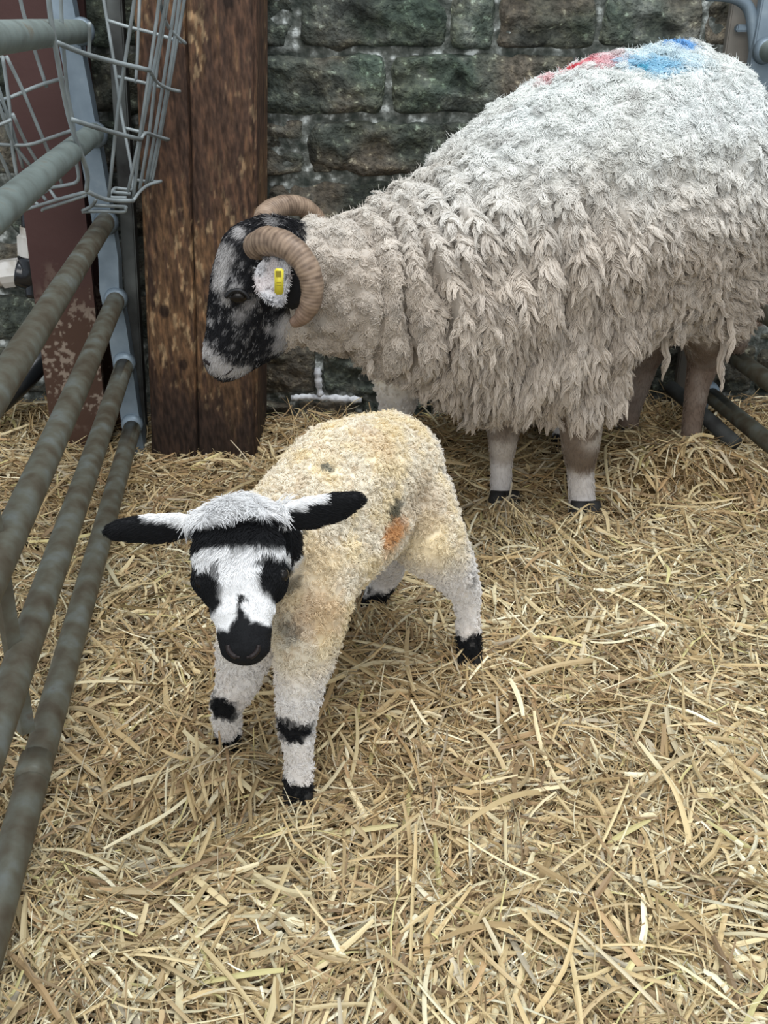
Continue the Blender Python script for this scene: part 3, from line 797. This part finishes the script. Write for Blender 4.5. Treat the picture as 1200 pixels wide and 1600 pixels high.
    if X is not None:
        ca, sa = math.cos(X[0]), math.sin(X[0]); RZ_ = np.array([[ca, -sa, 0], [sa, ca, 0], [0, 0, 1]])
        c00 = V(-0.05, 1.13, 0)
        def T(p): return (p - c00) @ RZ_.T + V(*X[1])
    root = empty(name, T(V(-0.05, 1.13, 0)))
    tag(root, label, 'lamb', 'lambs in the pen')
    mk('body', T(vd), q, M['hide'], root, c)
    # wool on the body
    def wgt(pc):
        _, f_ = colour(pc); return np.where(f_, 0.0, 1.0)
    nC = 21000 if detailed else 5000
    r0, rn = sample(v, t, n, nC, wgt)
    low = sstep(0.20, 0.08, r0[:, 2])
    comb = unit(V(0.15, 0.1, -1.0) + rng.normal(size=(nC, 3)) * 0.5)
    comb = unit(comb - rn * (comb * rn).sum(1, keepdims=True) * 0.7)
    Pw = tufts(r0, rn * 1.25, comb * 0.45 + rng.normal(size=(nC, 3)) * .35, (0.0062 + 0.0042 * rng.random(nC)) * (1 - 0.35 * low), np.full(nC, .0026), 8, 5, 0.45, 0.75, 0.35)
    cc, _ = colour(r0); cc = cc * (0.96 + 0.10 * rng.random(nC))[:, None]
    # split off strands growing between the black and white patches follow their root colour
    hair('fleece', T(Pw), np.array([.00040, .00038, .00034, .00028, .00012]), np.repeat(cc, 8, 0), root, M['coat'])['kind'] = 'stuff'
    # short coat on face and ears, long forelock
    def wf(pc):
        _, f_ = colour(pc); return np.where(f_, 1.0, 0.0)
    nF = 26000 if detailed else 6000
    r1, n1 = sample(v, t, n, nF, wf)
    l = loc(r1); K = 5; s = np.linspace(0, 1, K)
    ahead = R[:, 1]; outw = np.sign(l[:, 0])[:, None] * R[:, 0]
    isear = np.abs(l[:, 0]) > .052
    topk = sstep(.034, .020, l[:, 1]) * (~isear) * sstep(-.05, -.03, l[:, 2])
    fore = sstep(.10, .06, l[:, 1]) * (~isear) * sstep(-.03, -.01, l[:, 2])
    ln = np.where(isear, .0060, .0036 + .004 * fore) + .012 * topk
    ln *= np.where((l[:, 1] > .115) & ~isear, 0.35, 1.0) * (0.7 + .6 * rng.random(nF))
    swirl = (fbm(r1, 50, 3, 2) - .5)[:, None] * 2.6
    cd = unit(ahead * 0.9 + np.where(isear[:, None], outw * 2.2, R[:, 0] * swirl * (0.4 + fore + topk)[:, None]) + rng.normal(size=(nF, 3)) * .22)
    cd = unit(cd - n1 * (cd * n1).sum(1, keepdims=True))
    lift = 0.25 + 0.35 * (fore + topk)
    d = unit(n1[:, None] * (lift[:, None] * (1 - 0.75 * s))[..., None] + cd[:, None] * (0.55 + 0.5 * s)[None, :, None])
    Pf = r1[:, None] + np.cumsum(d, 1) * (ln / K)[:, None, None]
    cf, _ = colour(r1)
    hair('face_coat', T(Pf), np.array([.00036, .00034, .0003, .00024, .0001]) * (1.0), cf * (.9 + .15 * rng.random(nF))[:, None], root, M['coat'])['kind'] = 'stuff'
    # eyes, nostrils, mouth, hooves
    b2 = bvh
    for sx_, px, py in ((-1, 312, 908), (1, 441, 896)):
        e = cast(b2, px, py)
        if e is None: continue
        w_, f_ = ell(e - R[:, 2] * .0052 * k, (.0068, .0085, .0072), R)
        mk('eye', T(w_), f_, M['eye'], root)
    for sx_ in (-1, 1):
        pts = [cast(b2, 380 + sx_ * a_, b_) for a_, b_ in ((24, 1008), (22, 1017), (14, 1025), (5, 1027))]
        pts = [p_ + R[:, 2] * .0004 for p_ in pts if p_ is not None]
        if len(pts) > 2:
            w_, f_ = tube(smooth_path(pts, 4), [.0024] * 3 + [.0030] * (len(smooth_path(pts, 4)) - 6) + [.0015] * 3, 8); mk('nostril', T(w_), f_, M['nostril'], root)
    for c0, fw in ((at(466, 1238, .925), V(-.2, -1, 0)), (at(733, 1024, 1.22), V(0, -1, 0)), (at(580, 955, 1.35), V(-.2, -1, 0)), (at(357, 1185, 1.02), V(-.2, -1, 0))):
        fw = unit(fw); sd = V(fw[1], -fw[0], 0); parts = []
        for s_ in (-1, 1):
            b_ = c0 + sd * s_ * .0085; b_ = V(b_[0], b_[1], 0)
            g0 = c0[2]
            parts.append(tube([b_ + V(0, 0, g0 + .010) , b_ + V(0, 0, g0 - .002) + fw * .004, b_ + V(0, 0, max(g0 - .020, -.01)) + fw * .011, b_ + V(0, 0, max(g0 - .026, -.016)) + fw * .012], [.0095, .0125, .0125, .008], 10))
        mk('hoof', T(join(*parts)[0]), join(*parts)[1], M['hoof'], root)
    return root
build_lamb('lamb', 'newborn lamb with black and white face and cream fleece in front of the ewe', True)
build_lamb('lamb', 'second lamb mostly hidden behind the chest of the ewe, against the stone wall', False, (math.radians(135), (.215, 2.10, 0)))

# ------------------------------------------------------------------ ewe
def build_ewe():
    ang = math.radians(24); ca, sa = math.cos(ang), math.sin(ang)
    RB = np.array([[ca, -sa, 0], [sa, ca, 0], [0, 0, 1]])
    def lerp_chain(pts, n=7):
        out = []
        for (a, ra), (b, rb) in zip(pts[:-1], pts[1:]):
            for t in np.linspace(0, 1, n): out.append(ell(a * (1 - t) + b * t, np.array(ra) * (1 - t) + np.array(rb) * t, RB))
        return out
    E = lerp_chain([(at(1058, 305, 1.95), (.150, .205, .262)), (at(1000, 322, 1.92), (.18, .225, .285)), (at(915, 343, 1.87), (.20, .235, .288)),
                    (at(800, 400, 1.80), (.19, .215, .250)), (at(705, 445, 1.74), (.15, .175, .185)), (at(625, 455, 1.70), (.11, .135, .143)),
                    (at(560, 450, 1.66), (.10, .115, .120)), (at(508, 447, 1.62), (.085, .095, .108))])
    Z = {}
    # brisket and lower fleece
    E += lerp_chain([(at(760, 538, 1.72), (.09, .12, .10)), (at(850, 528, 1.76), (.09, .14, .095)), (at(930, 468, 1.82), (.09, .15, .08))])
    # legs
    E += chain([(at(905, 570, 1.74), .075), (at(908, 640, 1.72), .046), (at(907, 700, 1.715), .037), (at(907, 730, 1.72), .028), (at(909, 775, 1.715), .027), (at(911, 806, 1.70), .031), (at(911, 822, 1.69), .030)])
    E += chain([(at(790, 600, 1.80), .070), (at(787, 670, 1.78), .034), (at(785, 700, 1.77), .028), (at(783, 730, 1.765), .023), (at(783, 780, 1.75), .023), (at(786, 805, 1.735), .027)])
    E += chain([(at(1090, 430, 1.93), .12), (at(1110, 510, 1.96), .065), (at(1102, 560, 2.02), .038), (at(1090, 600, 2.0), .027), (at(1080, 670, 1.96), .022), (at(1078, 725, 1.93), .027)])
    E += chain([(at(1010, 470, 2.05), .10), (at(1000, 560, 2.08), .045), (at(985, 640, 2.09), .024), (at(978, 690, 2.07), .026)])
    E += chain([(at(1150, 400, 2.02), .06), (at(1163, 470, 2.05), .040), (at(1152, 540, 2.06), .022)])   # udder side / inner thigh
    # head, seen from its left side
    def e2(px, py, y, r, ry=0.78): return (at(px, py, y), (r, r * ry, r))
    def hc(pts):
        out = []
        for (a, ra), (b, rb) in zip(pts[:-1], pts[1:]):
            for t in np.linspace(0, 1, 7): out.append(ell(a * (1 - t) + b * t, np.array(ra) * (1 - t) + np.array(rb) * t))
        return out
    E += hc([e2(455, 425, 1.60, .085), e2(420, 395, 1.58, .060, .85), e2(397, 400, 1.57, .058, .85), e2(381, 440, 1.565, .056), e2(372, 480, 1.56, .052, .70), e2(361, 520, 1.55, .043, .66), e2(349, 550, 1.545, .0365, .70), e2(346, 565, 1.545, .031, .75)])
    E += hc([e2(440, 480, 1.60, .066, .7), e2(415, 510, 1.585, .056, .66), e2(390, 540, 1.57, .040, .62), e2(366, 568, 1.555, .027, .7), e2(352, 581, 1.55, .020, .8)])
    E += hc([e2(372, 455, 1.525, .020, .8), e2(362, 452, 1.53, .018, .8)])         # brow ridge
    v, t, q = flesh(E, 0.0085, 5)
    n = vnormals(v, t)
    # where is wool: everything behind the poll, above the knees
    pn0, pn1 = at(478, 335, 1.60), at(446, 565, 1.60)
    ax = unit(pn1 - pn0); nr = V(ax[2], 0, -ax[0]); nr = nr if nr[0] > 0 else -nr
    def woolly(p):
        w = sstep(-.012, .012, (p - pn0) @ nr + (fbm(p, 40, 2) - .5) * .02)
        legz = np.where(p[:, 1] + 0 * p[:, 0] < 1.86, .235, .30)
        legz = np.where(p[:, 0] > .50, .335, legz)
        return w * sstep(legz - .02, legz + .02, p[:, 2] + (fbm(p, 30, 2) - .5) * .03)
    w = woolly(v)
    # along-body coordinate; folds hang round the shoulder and neck
    a_ = v @ unit(V(.93, .38, 0)); z_ = v[:, 2]
    def rel(p):
        a = p[:, 0] * .93 + p[:, 1] * .38
        warp = (fbm(p * V(1, 1, .6), 8, 3, 2) - .5) * .11
        fold = np.abs(np.sin((a + warp + 0.12 * (p[:, 2] - .5)) * math.pi / .042)) ** 0.7
        zone = sstep(.55, .64, a) * sstep(1.16, 1.00, a) * sstep(.70, .58, p[:, 2] + .10 * (p[:, 0] - .1))
        seg_ = fbm(p * V(1, 1, .5), 26, 8, 2) - .5
        pop = 0.55 - worley(p * V(1, 1, .85), 36)
        popw = sstep(.76, .66, p[:, 2]) * (1 - .8 * zone)
        r = zone * ((fold - .60) * .064 + seg_ * .036) + pop * (.006 + .018 * popw) * (1 - .7 * zone) + (fbm(p, 9, 12, 3) - .5) * .034
        return r, fold, zone
    r_, fold, zone = rel(v)
    red, blue1, blue2, pink = [], [], [], []
    bv0 = BVHTree.FromPolygons(v.tolist(), t.tolist())
    def hit(px, py, dflt):
        for dy in range(0, 80, 4):
            c_ = cast(bv0, px, py + dy)
            if c_ is not None: return c_
        return dflt
    P_ = [(hit(902, 92, None), .030, (.72, .035, .06), .95), (hit(866, 118, None), .026, (.62, .12, .16), .6), (hit(935, 92, None), .030, (.66, .16, .22), .55), (hit(962, 82, None), .022, (.7, .2, .27), .4),
          (hit(1020, 103, None), (.05, .05, .016), (.06, .38, .62), .75), (hit(1002, 108, None), .014, (.02, .28, .42), .8), (hit(1045, 92, None), .06, (.35, .60, .74), .4), (hit(1068, 62, None), .030, (.05, .32, .70), .8),
          (hit(1170, 490, None), (.035, .05, .07), (.42, .26, .22), .55)]
    P_ = [x_ for x_ in P_ if x_[0] is not None]
    eyeP = cast(bv0, 372, 464)
    def wcol(p):
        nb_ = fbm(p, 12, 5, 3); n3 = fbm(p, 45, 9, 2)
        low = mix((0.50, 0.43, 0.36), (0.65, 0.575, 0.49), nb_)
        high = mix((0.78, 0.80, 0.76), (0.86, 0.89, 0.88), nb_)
        c = mix(low, high, sstep(.50, .79, p[:, 2] + .08 * (nb_ - .5)))  # wool dirtier low down; daylight from above also painted into the pale top
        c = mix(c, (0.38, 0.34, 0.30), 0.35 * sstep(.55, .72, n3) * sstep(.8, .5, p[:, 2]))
        c = mix(c, (0.33, 0.31, 0.29), .5 * sstep(.62, .72, fbm(p, 70, 3, 2)) * sstep(.66, .76, p[:, 2]) * sstep(.9, .4, p[:, 0]))
        for m_ in P_: c = mix(c, m_[2], m_[3] * near(p, m_[0], m_[1], .5, fbm(p, 40, 1, 2)))
        return c
    hs_ = .74
    hm = [  # white areas of the face: (px, py, y, radius)
        (cast(bv0, 352, 395), .022, .75), (cast(bv0, 345, 420), .020, .85), (cast(bv0, 343, 443), .017, .95), (cast(bv0, 352, 468), .012, .8), (cast(bv0, 368, 450), .014, .55), (cast(bv0, 390, 470), .016, .55),
        (cast(bv0, 375, 492), .016, .5), (cast(bv0, 420, 512), .008, .7), (cast(bv0, 321, 520), .018, .95), (cast(bv0, 320, 545), .020, 1), (cast(bv0, 335, 568), .024, 1), (cast(bv0, 352, 578), .022, 1), (cast(bv0, 372, 580), .018, .9), (cast(bv0, 388, 575), .012, .5),
        (cast(bv0, 448, 510), .026, .9), (cast(bv0, 440, 540), .018, .6), (cast(bv0, 425, 345), .010, .6), (cast(bv0, 375, 362), .012, .8), (cast(bv0, 440, 340), .012, .9), (cast(bv0, 455, 330), .012, .9), (cast(bv0, 330, 500), .008, .6)]
    def hcol(p):
        nz = fbm(p, 110, 4, 2); c = np.broadcast_to(V(.014, .014, .016), p.shape)
        c = mix(c, (.34, .33, .33), .55 * sstep(.70, .80, fbm(p, 240, 7, 1)))
        for c0, r0, a0 in hm:
            if c0 is not None: c = mix(c, V(.50, .48, .47), a0 * near(p, c0, V(r0, r0 * 2.2, r0) * hs_, .45, nz))
        if eyeP is not None: c = mix(c, (.016, .014, .014), near(p, eyeP, .013, .2))
        return c
    def lcol(p):
        nz = fbm(p, 25, 4, 2)
        c = mix((.24, .19, .15), (.44, .39, .34), sstep(.35, .65, nz))
        c = mix(c, (.60, .56, .53), sstep(.115, .085, p[:, 2] + .02 * (nz - .5)) * (p[:, 1] < 1.85))
        c = mix(c, (.15, .11, .08), .85 * near(p, at(908, 712, 1.70), (.05, .06, .032), .4, nz))
        c = mix(c, (.17, .115, .085), .6 * (p[:, 0] > .5) * sstep(.34, .2, p[:, 2]))
        return c
    def colour(p, wv):
        ishead = ((p - pn0) @ nr < .02) & (p[:, 2] > .25) & (p[:, 0] < .1)
        bare = np.where(ishead[:, None], hcol(p), lcol(p))
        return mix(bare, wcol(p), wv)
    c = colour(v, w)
    vd = v + n * (r_ * w + (fbm(v, 60, 3) - .5) * .002 * (1 - w))[:, None]
    cc = c * np.where(w[:, None] > .5, 0.86, 1.0)
    root = empty('ewe', V(.35, 1.8, 0))
    tag(root, 'horned ewe with a speckled black and white face and long shaggy cream fleece', 'sheep')
    mk('body', vd, q, M['hide'], root, cc)
    nd = vnormals(vd, t)
    # locks
    def wgt(pc):
        wv = woolly(pc); facing = 1.0
        _, fo_, zo_ = rel(pc)
        return np.where(wv > .5, np.where(pc[:, 1] > 2.02, .35, 1.0) * (1 - zo_ + zo_ * (.12 + 1.9 * sstep(.45, .95, fo_))), 0)
    nC, kk = 14500, 24
    r0, rn = sample(vd, t, nd, nC, wgt)
    r1_, fo, zo = rel(r0)
    back = sstep(.60, .74, r0[:, 2]); belly = sstep(.42, .30, r0[:, 2])
    neck = sstep(.16, .02, r0[:, 0])
    swirl = (fbm(r0, 9, 14, 2) - .5) * 4.0
    tang = V(.93, .38, 0)
    flank = sstep(.50, .68, r0[:, 0]) * (1 - back)
    down = V(0, 0, -1) + tang * (swirl * .55 * (1 - zo * .9))[:, None] + rng.normal(size=(nC, 3)) * (.22 + .5 * back - .1 * zo)[:, None]
    comb = unit(down + tang * (.7 * flank)[:, None])
    comb = unit(comb - rn * (comb * rn).sum(1, keepdims=True) * .8)
    length = (.018 + .012 * rng.random(nC)) * (1 + .55 * zo * (1 - back) + .25 * belly + .40 * flank) * (1 - .30 * back) * (1 - .50 * neck)
    wide = (.0085 + .0045 * rng.random(nC)) * (1 - .15 * neck) * (1 - .22 * zo)
    tipw = .22 + .55 * back + .40 * neck * (1 - back)
    Pt = tufts(r0 - rn * .004, rn * (.75 + .35 * back + .2 * neck)[:, None], comb * (1.0 - .35 * back)[:, None], length, wide, kk, 7, .40, tipw, .25)
    Pt += rng.normal(size=Pt.shape) * (np.linspace(0, 1, 7) * .0006)[None, :, None]
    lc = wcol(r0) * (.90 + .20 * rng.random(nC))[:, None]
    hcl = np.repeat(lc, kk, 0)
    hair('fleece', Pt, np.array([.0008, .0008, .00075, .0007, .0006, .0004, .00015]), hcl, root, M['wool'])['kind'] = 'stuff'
    nz_ = 60000
    rz, nz0 = sample(vd, t, nd, nz_, wgt)
    dz_ = unit(nz0 * .30 + rng.normal(size=(nz_, 3)) * .6 + V(0, 0, -.25)); d2 = unit(dz_ + rng.normal(size=(nz_, 3)) * .7)
    lz = (.006 + .009 * rng.random(nz_))[:, None] * (.6 + .5 * sstep(.5, .7, rz[:, 2]))[:, None]
    Pz = np.stack([rz - nz0 * .002, rz + dz_ * lz * .4, rz + (dz_ + d2) * lz * .42, rz + (dz_ * .6 + d2 * 1.4) * lz * .62], 1)
    hair('fuzz', Pz, np.array([.0004, .0004, .0003, .00012]), wcol(rz) * 1.03, root, M['wool'])['kind'] = 'stuff'
    # long hanging ringlets along the hem
    hs = [(1040, 560, 1.80, .09), (1131, 560, 1.86, .11), (1143, 520, 1.86, .10), (985, 600, 1.74, .07), (972, 590, 1.73, .06), (1125, 525, 1.87, .06), (575, 585, 1.64, .05), (720, 640, 1.66, .05), (870, 655, 1.66, .045), (945, 615, 1.70, .06), (680, 610, 1.64, .05), (760, 650, 1.66, .045), (640, 590, 1.62, .05), (1060, 535, 1.85, .05)]
    R0 = np.array([hit(a, b - 40, V(0, 0, 0)) for a, b, _, _ in hs]); ok = np.array([abs(x_[1]) > .5 for x_ in R0])
    hs = [q_ for q_, o_ in zip(hs, ok) if o_]; R0 = R0[ok]
    Ph = tufts(R0, np.tile(V(0, -.35, -.6), (len(hs), 1)), np.tile(V(.05, 0, -1), (len(hs), 1)), np.array([q_[3] for q_ in hs]), np.full(len(hs), .008), 40, 9, .9, .25, .15)
    hair('ringlets', Ph, np.array([.0012] * 7 + [.0008, .0003]), np.repeat(wcol(R0), 40, 0), root, M['wool'])['kind'] = 'stuff'
    # short face and leg hair
    def wf(pc): return np.where(woolly(pc) < .5, np.where(pc[:, 0] < .1, 2.4, 1.0), 0)
    nF = 30000
    r1, n1 = sample(v, t, n, nF, wf)
    onhead = (r1[:, 0] < .1) & (r1[:, 2] > .25)
    ad = np.where(onhead[:, None], unit(at(340, 590, 1.54) - at(420, 370, 1.58)), V(0, 0, -1))
    ad = unit(ad + rng.normal(size=(nF, 3)) * .25); ad = unit(ad - n1 * (ad * n1).sum(1, keepdims=True))
    K = 4; s = np.linspace(0, 1, K)
    d = unit(n1[:, None] * .35 * (1 - .5 * s)[None, :, None] + ad[:, None])
    nearpoll = sstep(.07, .0, np.linalg.norm(r1 - at(452, 345, 1.58), axis=1))
    Pf = r1[:, None] + np.cumsum(d, 1) * ((.0055 + .004 * rng.random(nF) + .012 * nearpoll) / K)[:, None, None]
    hair('face_coat', Pf, np.array([.0005, .00045, .0004, .00015]), np.where(onhead[:, None], hcol(r1), lcol(r1)), root, M['coat'])['kind'] = 'stuff'
    # horns
    def horn(path, rads, nm='horn'):
        pts = smooth_path(path, 12); m = len(pts)
        rr = np.interp(np.linspace(0, 1, m), np.linspace(0, 1, len(rads)), rads)
        pts2 = np.array([pts[min(int(i), m - 1)] * (1 - (i % 1)) + pts[min(int(i) + 1, m - 1)] * (i % 1) for i in np.linspace(0, m - 1, 150)])
        rr = np.interp(np.linspace(0, 1, 150), np.linspace(0, 1, m), rr)
        j = np.arange(150)
        rr = rr * (1 + .020 * np.sin(j * 1.7 + 2 * np.sin(j * .13)) * np.linspace(1, .3, 150) + .02 * np.sin(j * .37)) 
        rr[-4:] *= [.9, .75, .5, .2]
        v_, f_ = tube(pts2, rr, 22)
        n_ = fbm(v_, 110, 3); ring = np.repeat(.5 + .5 * np.sin(j * 1.7 + 2 * np.sin(j * .13)), 22)
        c_ = mix((.10, .065, .045), (.36, .26, .185), np.clip(1.5 * n_ - .35 + .40 * ring, 0, 1))
        tt = np.repeat(np.linspace(0, 1, 150), 22)
        c_ = mix(c_, (.21, .12, .085), .5 * sstep(.6, 1, tt))
        return mk(nm, v_, f_, M['horn'], root, c_)
    horn([at(397, 388, 1.545), at(418, 377, 1.505), at(448, 384, 1.47), at(474, 408, 1.455), at(487, 440, 1.45), at(485, 474, 1.45), at(470, 497, 1.455), at(454, 506, 1.46)], [.0215, .0225, .0205, .0190, .0180, .0165, .0125, .0065])
    horn([at(412, 352, 1.61), at(420, 333, 1.64), at(448, 321, 1.67), at(478, 326, 1.70), at(500, 350, 1.72), at(505, 385, 1.72)], [.020, .0195, .0175, .016, .014, .010])
    # ear with its tag
    def leaf(c0, ux_, uy_, L, Wd, th, nm, parent, mt, colf):
        a, b = np.meshgrid(np.linspace(0, 1, 22), np.linspace(-1, 1, 15))
        prof = np.sin(np.pi * np.clip(a, 0, 1) ** .75) ** .62 * (1 - .1 * a)
        nrm_ = np.cross(ux_, uy_)
        g_ = c0 + ux_ * (a * L)[..., None] + uy_ * (b * prof * Wd)[..., None] - nrm_ * ((1 - b ** 2) * prof * .010 - .004 * a)[..., None]
        vv = np.concatenate([g_.reshape(-1, 3), (g_ + nrm_ * th).reshape(-1, 3)])
        f0 = grid(22, 15); f1 = f0[:, ::-1] + 22 * 15
        m = 22 * 15; idx = np.arange(m).reshape(15, 22)
        rim = list(idx[0]) + list(idx[:, -1][1:]) + list(idx[-1][::-1][1:]) + list(idx[:, 0][::-1][1:-1])
        rim = np.array(rim); r2 = np.roll(rim, -1)
        fr = np.stack([rim, rim + m, r2 + m, r2], -1)
        return mk(nm, vv, np.concatenate([f0, f1, fr]), mt, parent, colf(vv)), vv
    e0 = at(418, 402, 1.50); e1 = at(440, 474, 1.44)
    ux_ = unit(e1 - e0); sdv = at(462, 425, 1.445) - at(402, 440, 1.475); uy_ = unit(sdv - ux_ * (sdv @ ux_))
    def ecol(p): 
        c_ = np.broadcast_to(V(.62, .61, .62), p.shape)
        c_ = mix(c_, (.05, .05, .055), .85 * sstep(.60, .70, fbm(p, 130, 3, 2)))
        return mix(c_, (.70, .55, .50), .35 * sstep(.4, .7, fbm(p, 40, 6, 2)))
    L = np.linalg.norm(e1 - e0)
    ear_o, ev = leaf(e0, ux_, uy_, L, .033, .004, 'ear', root, M['hide'], ecol)
    nE = 5000; ii = rng.integers(0, 330, nE); ii = ii[True if True else 0] if False else ii
    en = unit(np.cross(ux_, uy_)); en = en if en[1] < 0 else -en
    Pe0 = ev[ii] + rng.normal(size=(nE, 3)) * .0012
    de = unit(en * .35 + ux_ * .6 + rng.normal(size=(nE, 3)) * .45)
    Pe = Pe0[:, None] + de[:, None] * (np.linspace(0, 1, 4) * .007)[None, :, None]
    hair('ear_hair', Pe, np.array([.0005, .00045, .0004, .00015]), ecol(Pe0), ear_o, M['coat'])['kind'] = 'stuff'
    bw = at(455, 440, 1.50)
    v_, f_ = ell(bw, (.028, .022, .045)); mk('ear_base', v_, f_, M['hide'], root, np.broadcast_to(V(.02, .02, .022), v_.shape))
    tc_ = at(436, 440, 1.425)
    v_, f_ = box((0, 0, 0), (.0135, .004, .039), 0, .0018); tg = mk('ear_tag', v_ @ np.array([[1, 0, 0.06], [0, 1, 0], [-.06, 0, 1]]).T + tc_, f_, M['yellow_tag'], root)
    v_, f_ = box((0, -.0024, .012), (.0085, .0008, .009), 0, .0002); mk('print', v_ + tc_, f_, M['tag_print'], tg, smooth=False)
    for dz in (-.001, -.005):
        v_, f_ = box((0, -.0024, dz), (.007, .0007, .0012)); mk('print', v_ + tc_, f_, M['tag_print'], tg, smooth=False)
    # eye, nostril, mouth line
    if eyeP is not None:
        v_, f_ = ell(eyeP + V(0, .004, 0), (.0155, .009, .0115)); mk('eye', v_, f_, M['eye'], root)
        lid = [eyeP + V(a, -.006, b) for a, b in ((-.019, .001), (-.010, .010), (.002, .0125), (.013, .007), (.019, -.002))]
        v_, f_ = tube(smooth_path(lid, 5), .0032, 8); mk('eyelid', v_, f_, M['nose_skin'], root)
    pts = [cast(bv0, a, b) for a, b in ((316, 556), (320, 562), (325, 567), (329, 569))]; pts = [p_ for p_ in pts if p_ is not None]
    if len(pts) > 2:
        v_, f_ = tube(smooth_path(pts, 4), .0035, 8); mk('nostril', v_, f_, M['nostril'], root)
    pts = [cast(bv0, a, b) for a, b in ((334, 590), (345, 588), (356, 583), (364, 575))]; pts = [p_ + V(0, -.0005, 0) for p_ in pts if p_ is not None]
    if len(pts) > 2:
        v_, f_ = tube(smooth_path(pts, 4), .0016, 6); mk('mouth', v_, f_, M['nostril'], root)
    for c0 in (at(911, 822, 1.69), at(786, 808, 1.735), at(1078, 730, 1.93), at(978, 695, 2.07)):
        parts = []
        for s_ in (-1, 1):
            b_ = V(c0[0] + s_ * .013, c0[1], 0)
            parts.append(tube([b_ + V(0, .0, .045), b_ + V(0, -.006, .028), b_ + V(0, -.02, -.004), b_ + V(0, -.022, -.012)], [.016, .020, .021, .014], 12))
        mk('hoof', *join(*parts), M['hoof'], root)
    return root
build_ewe()
#@@T1
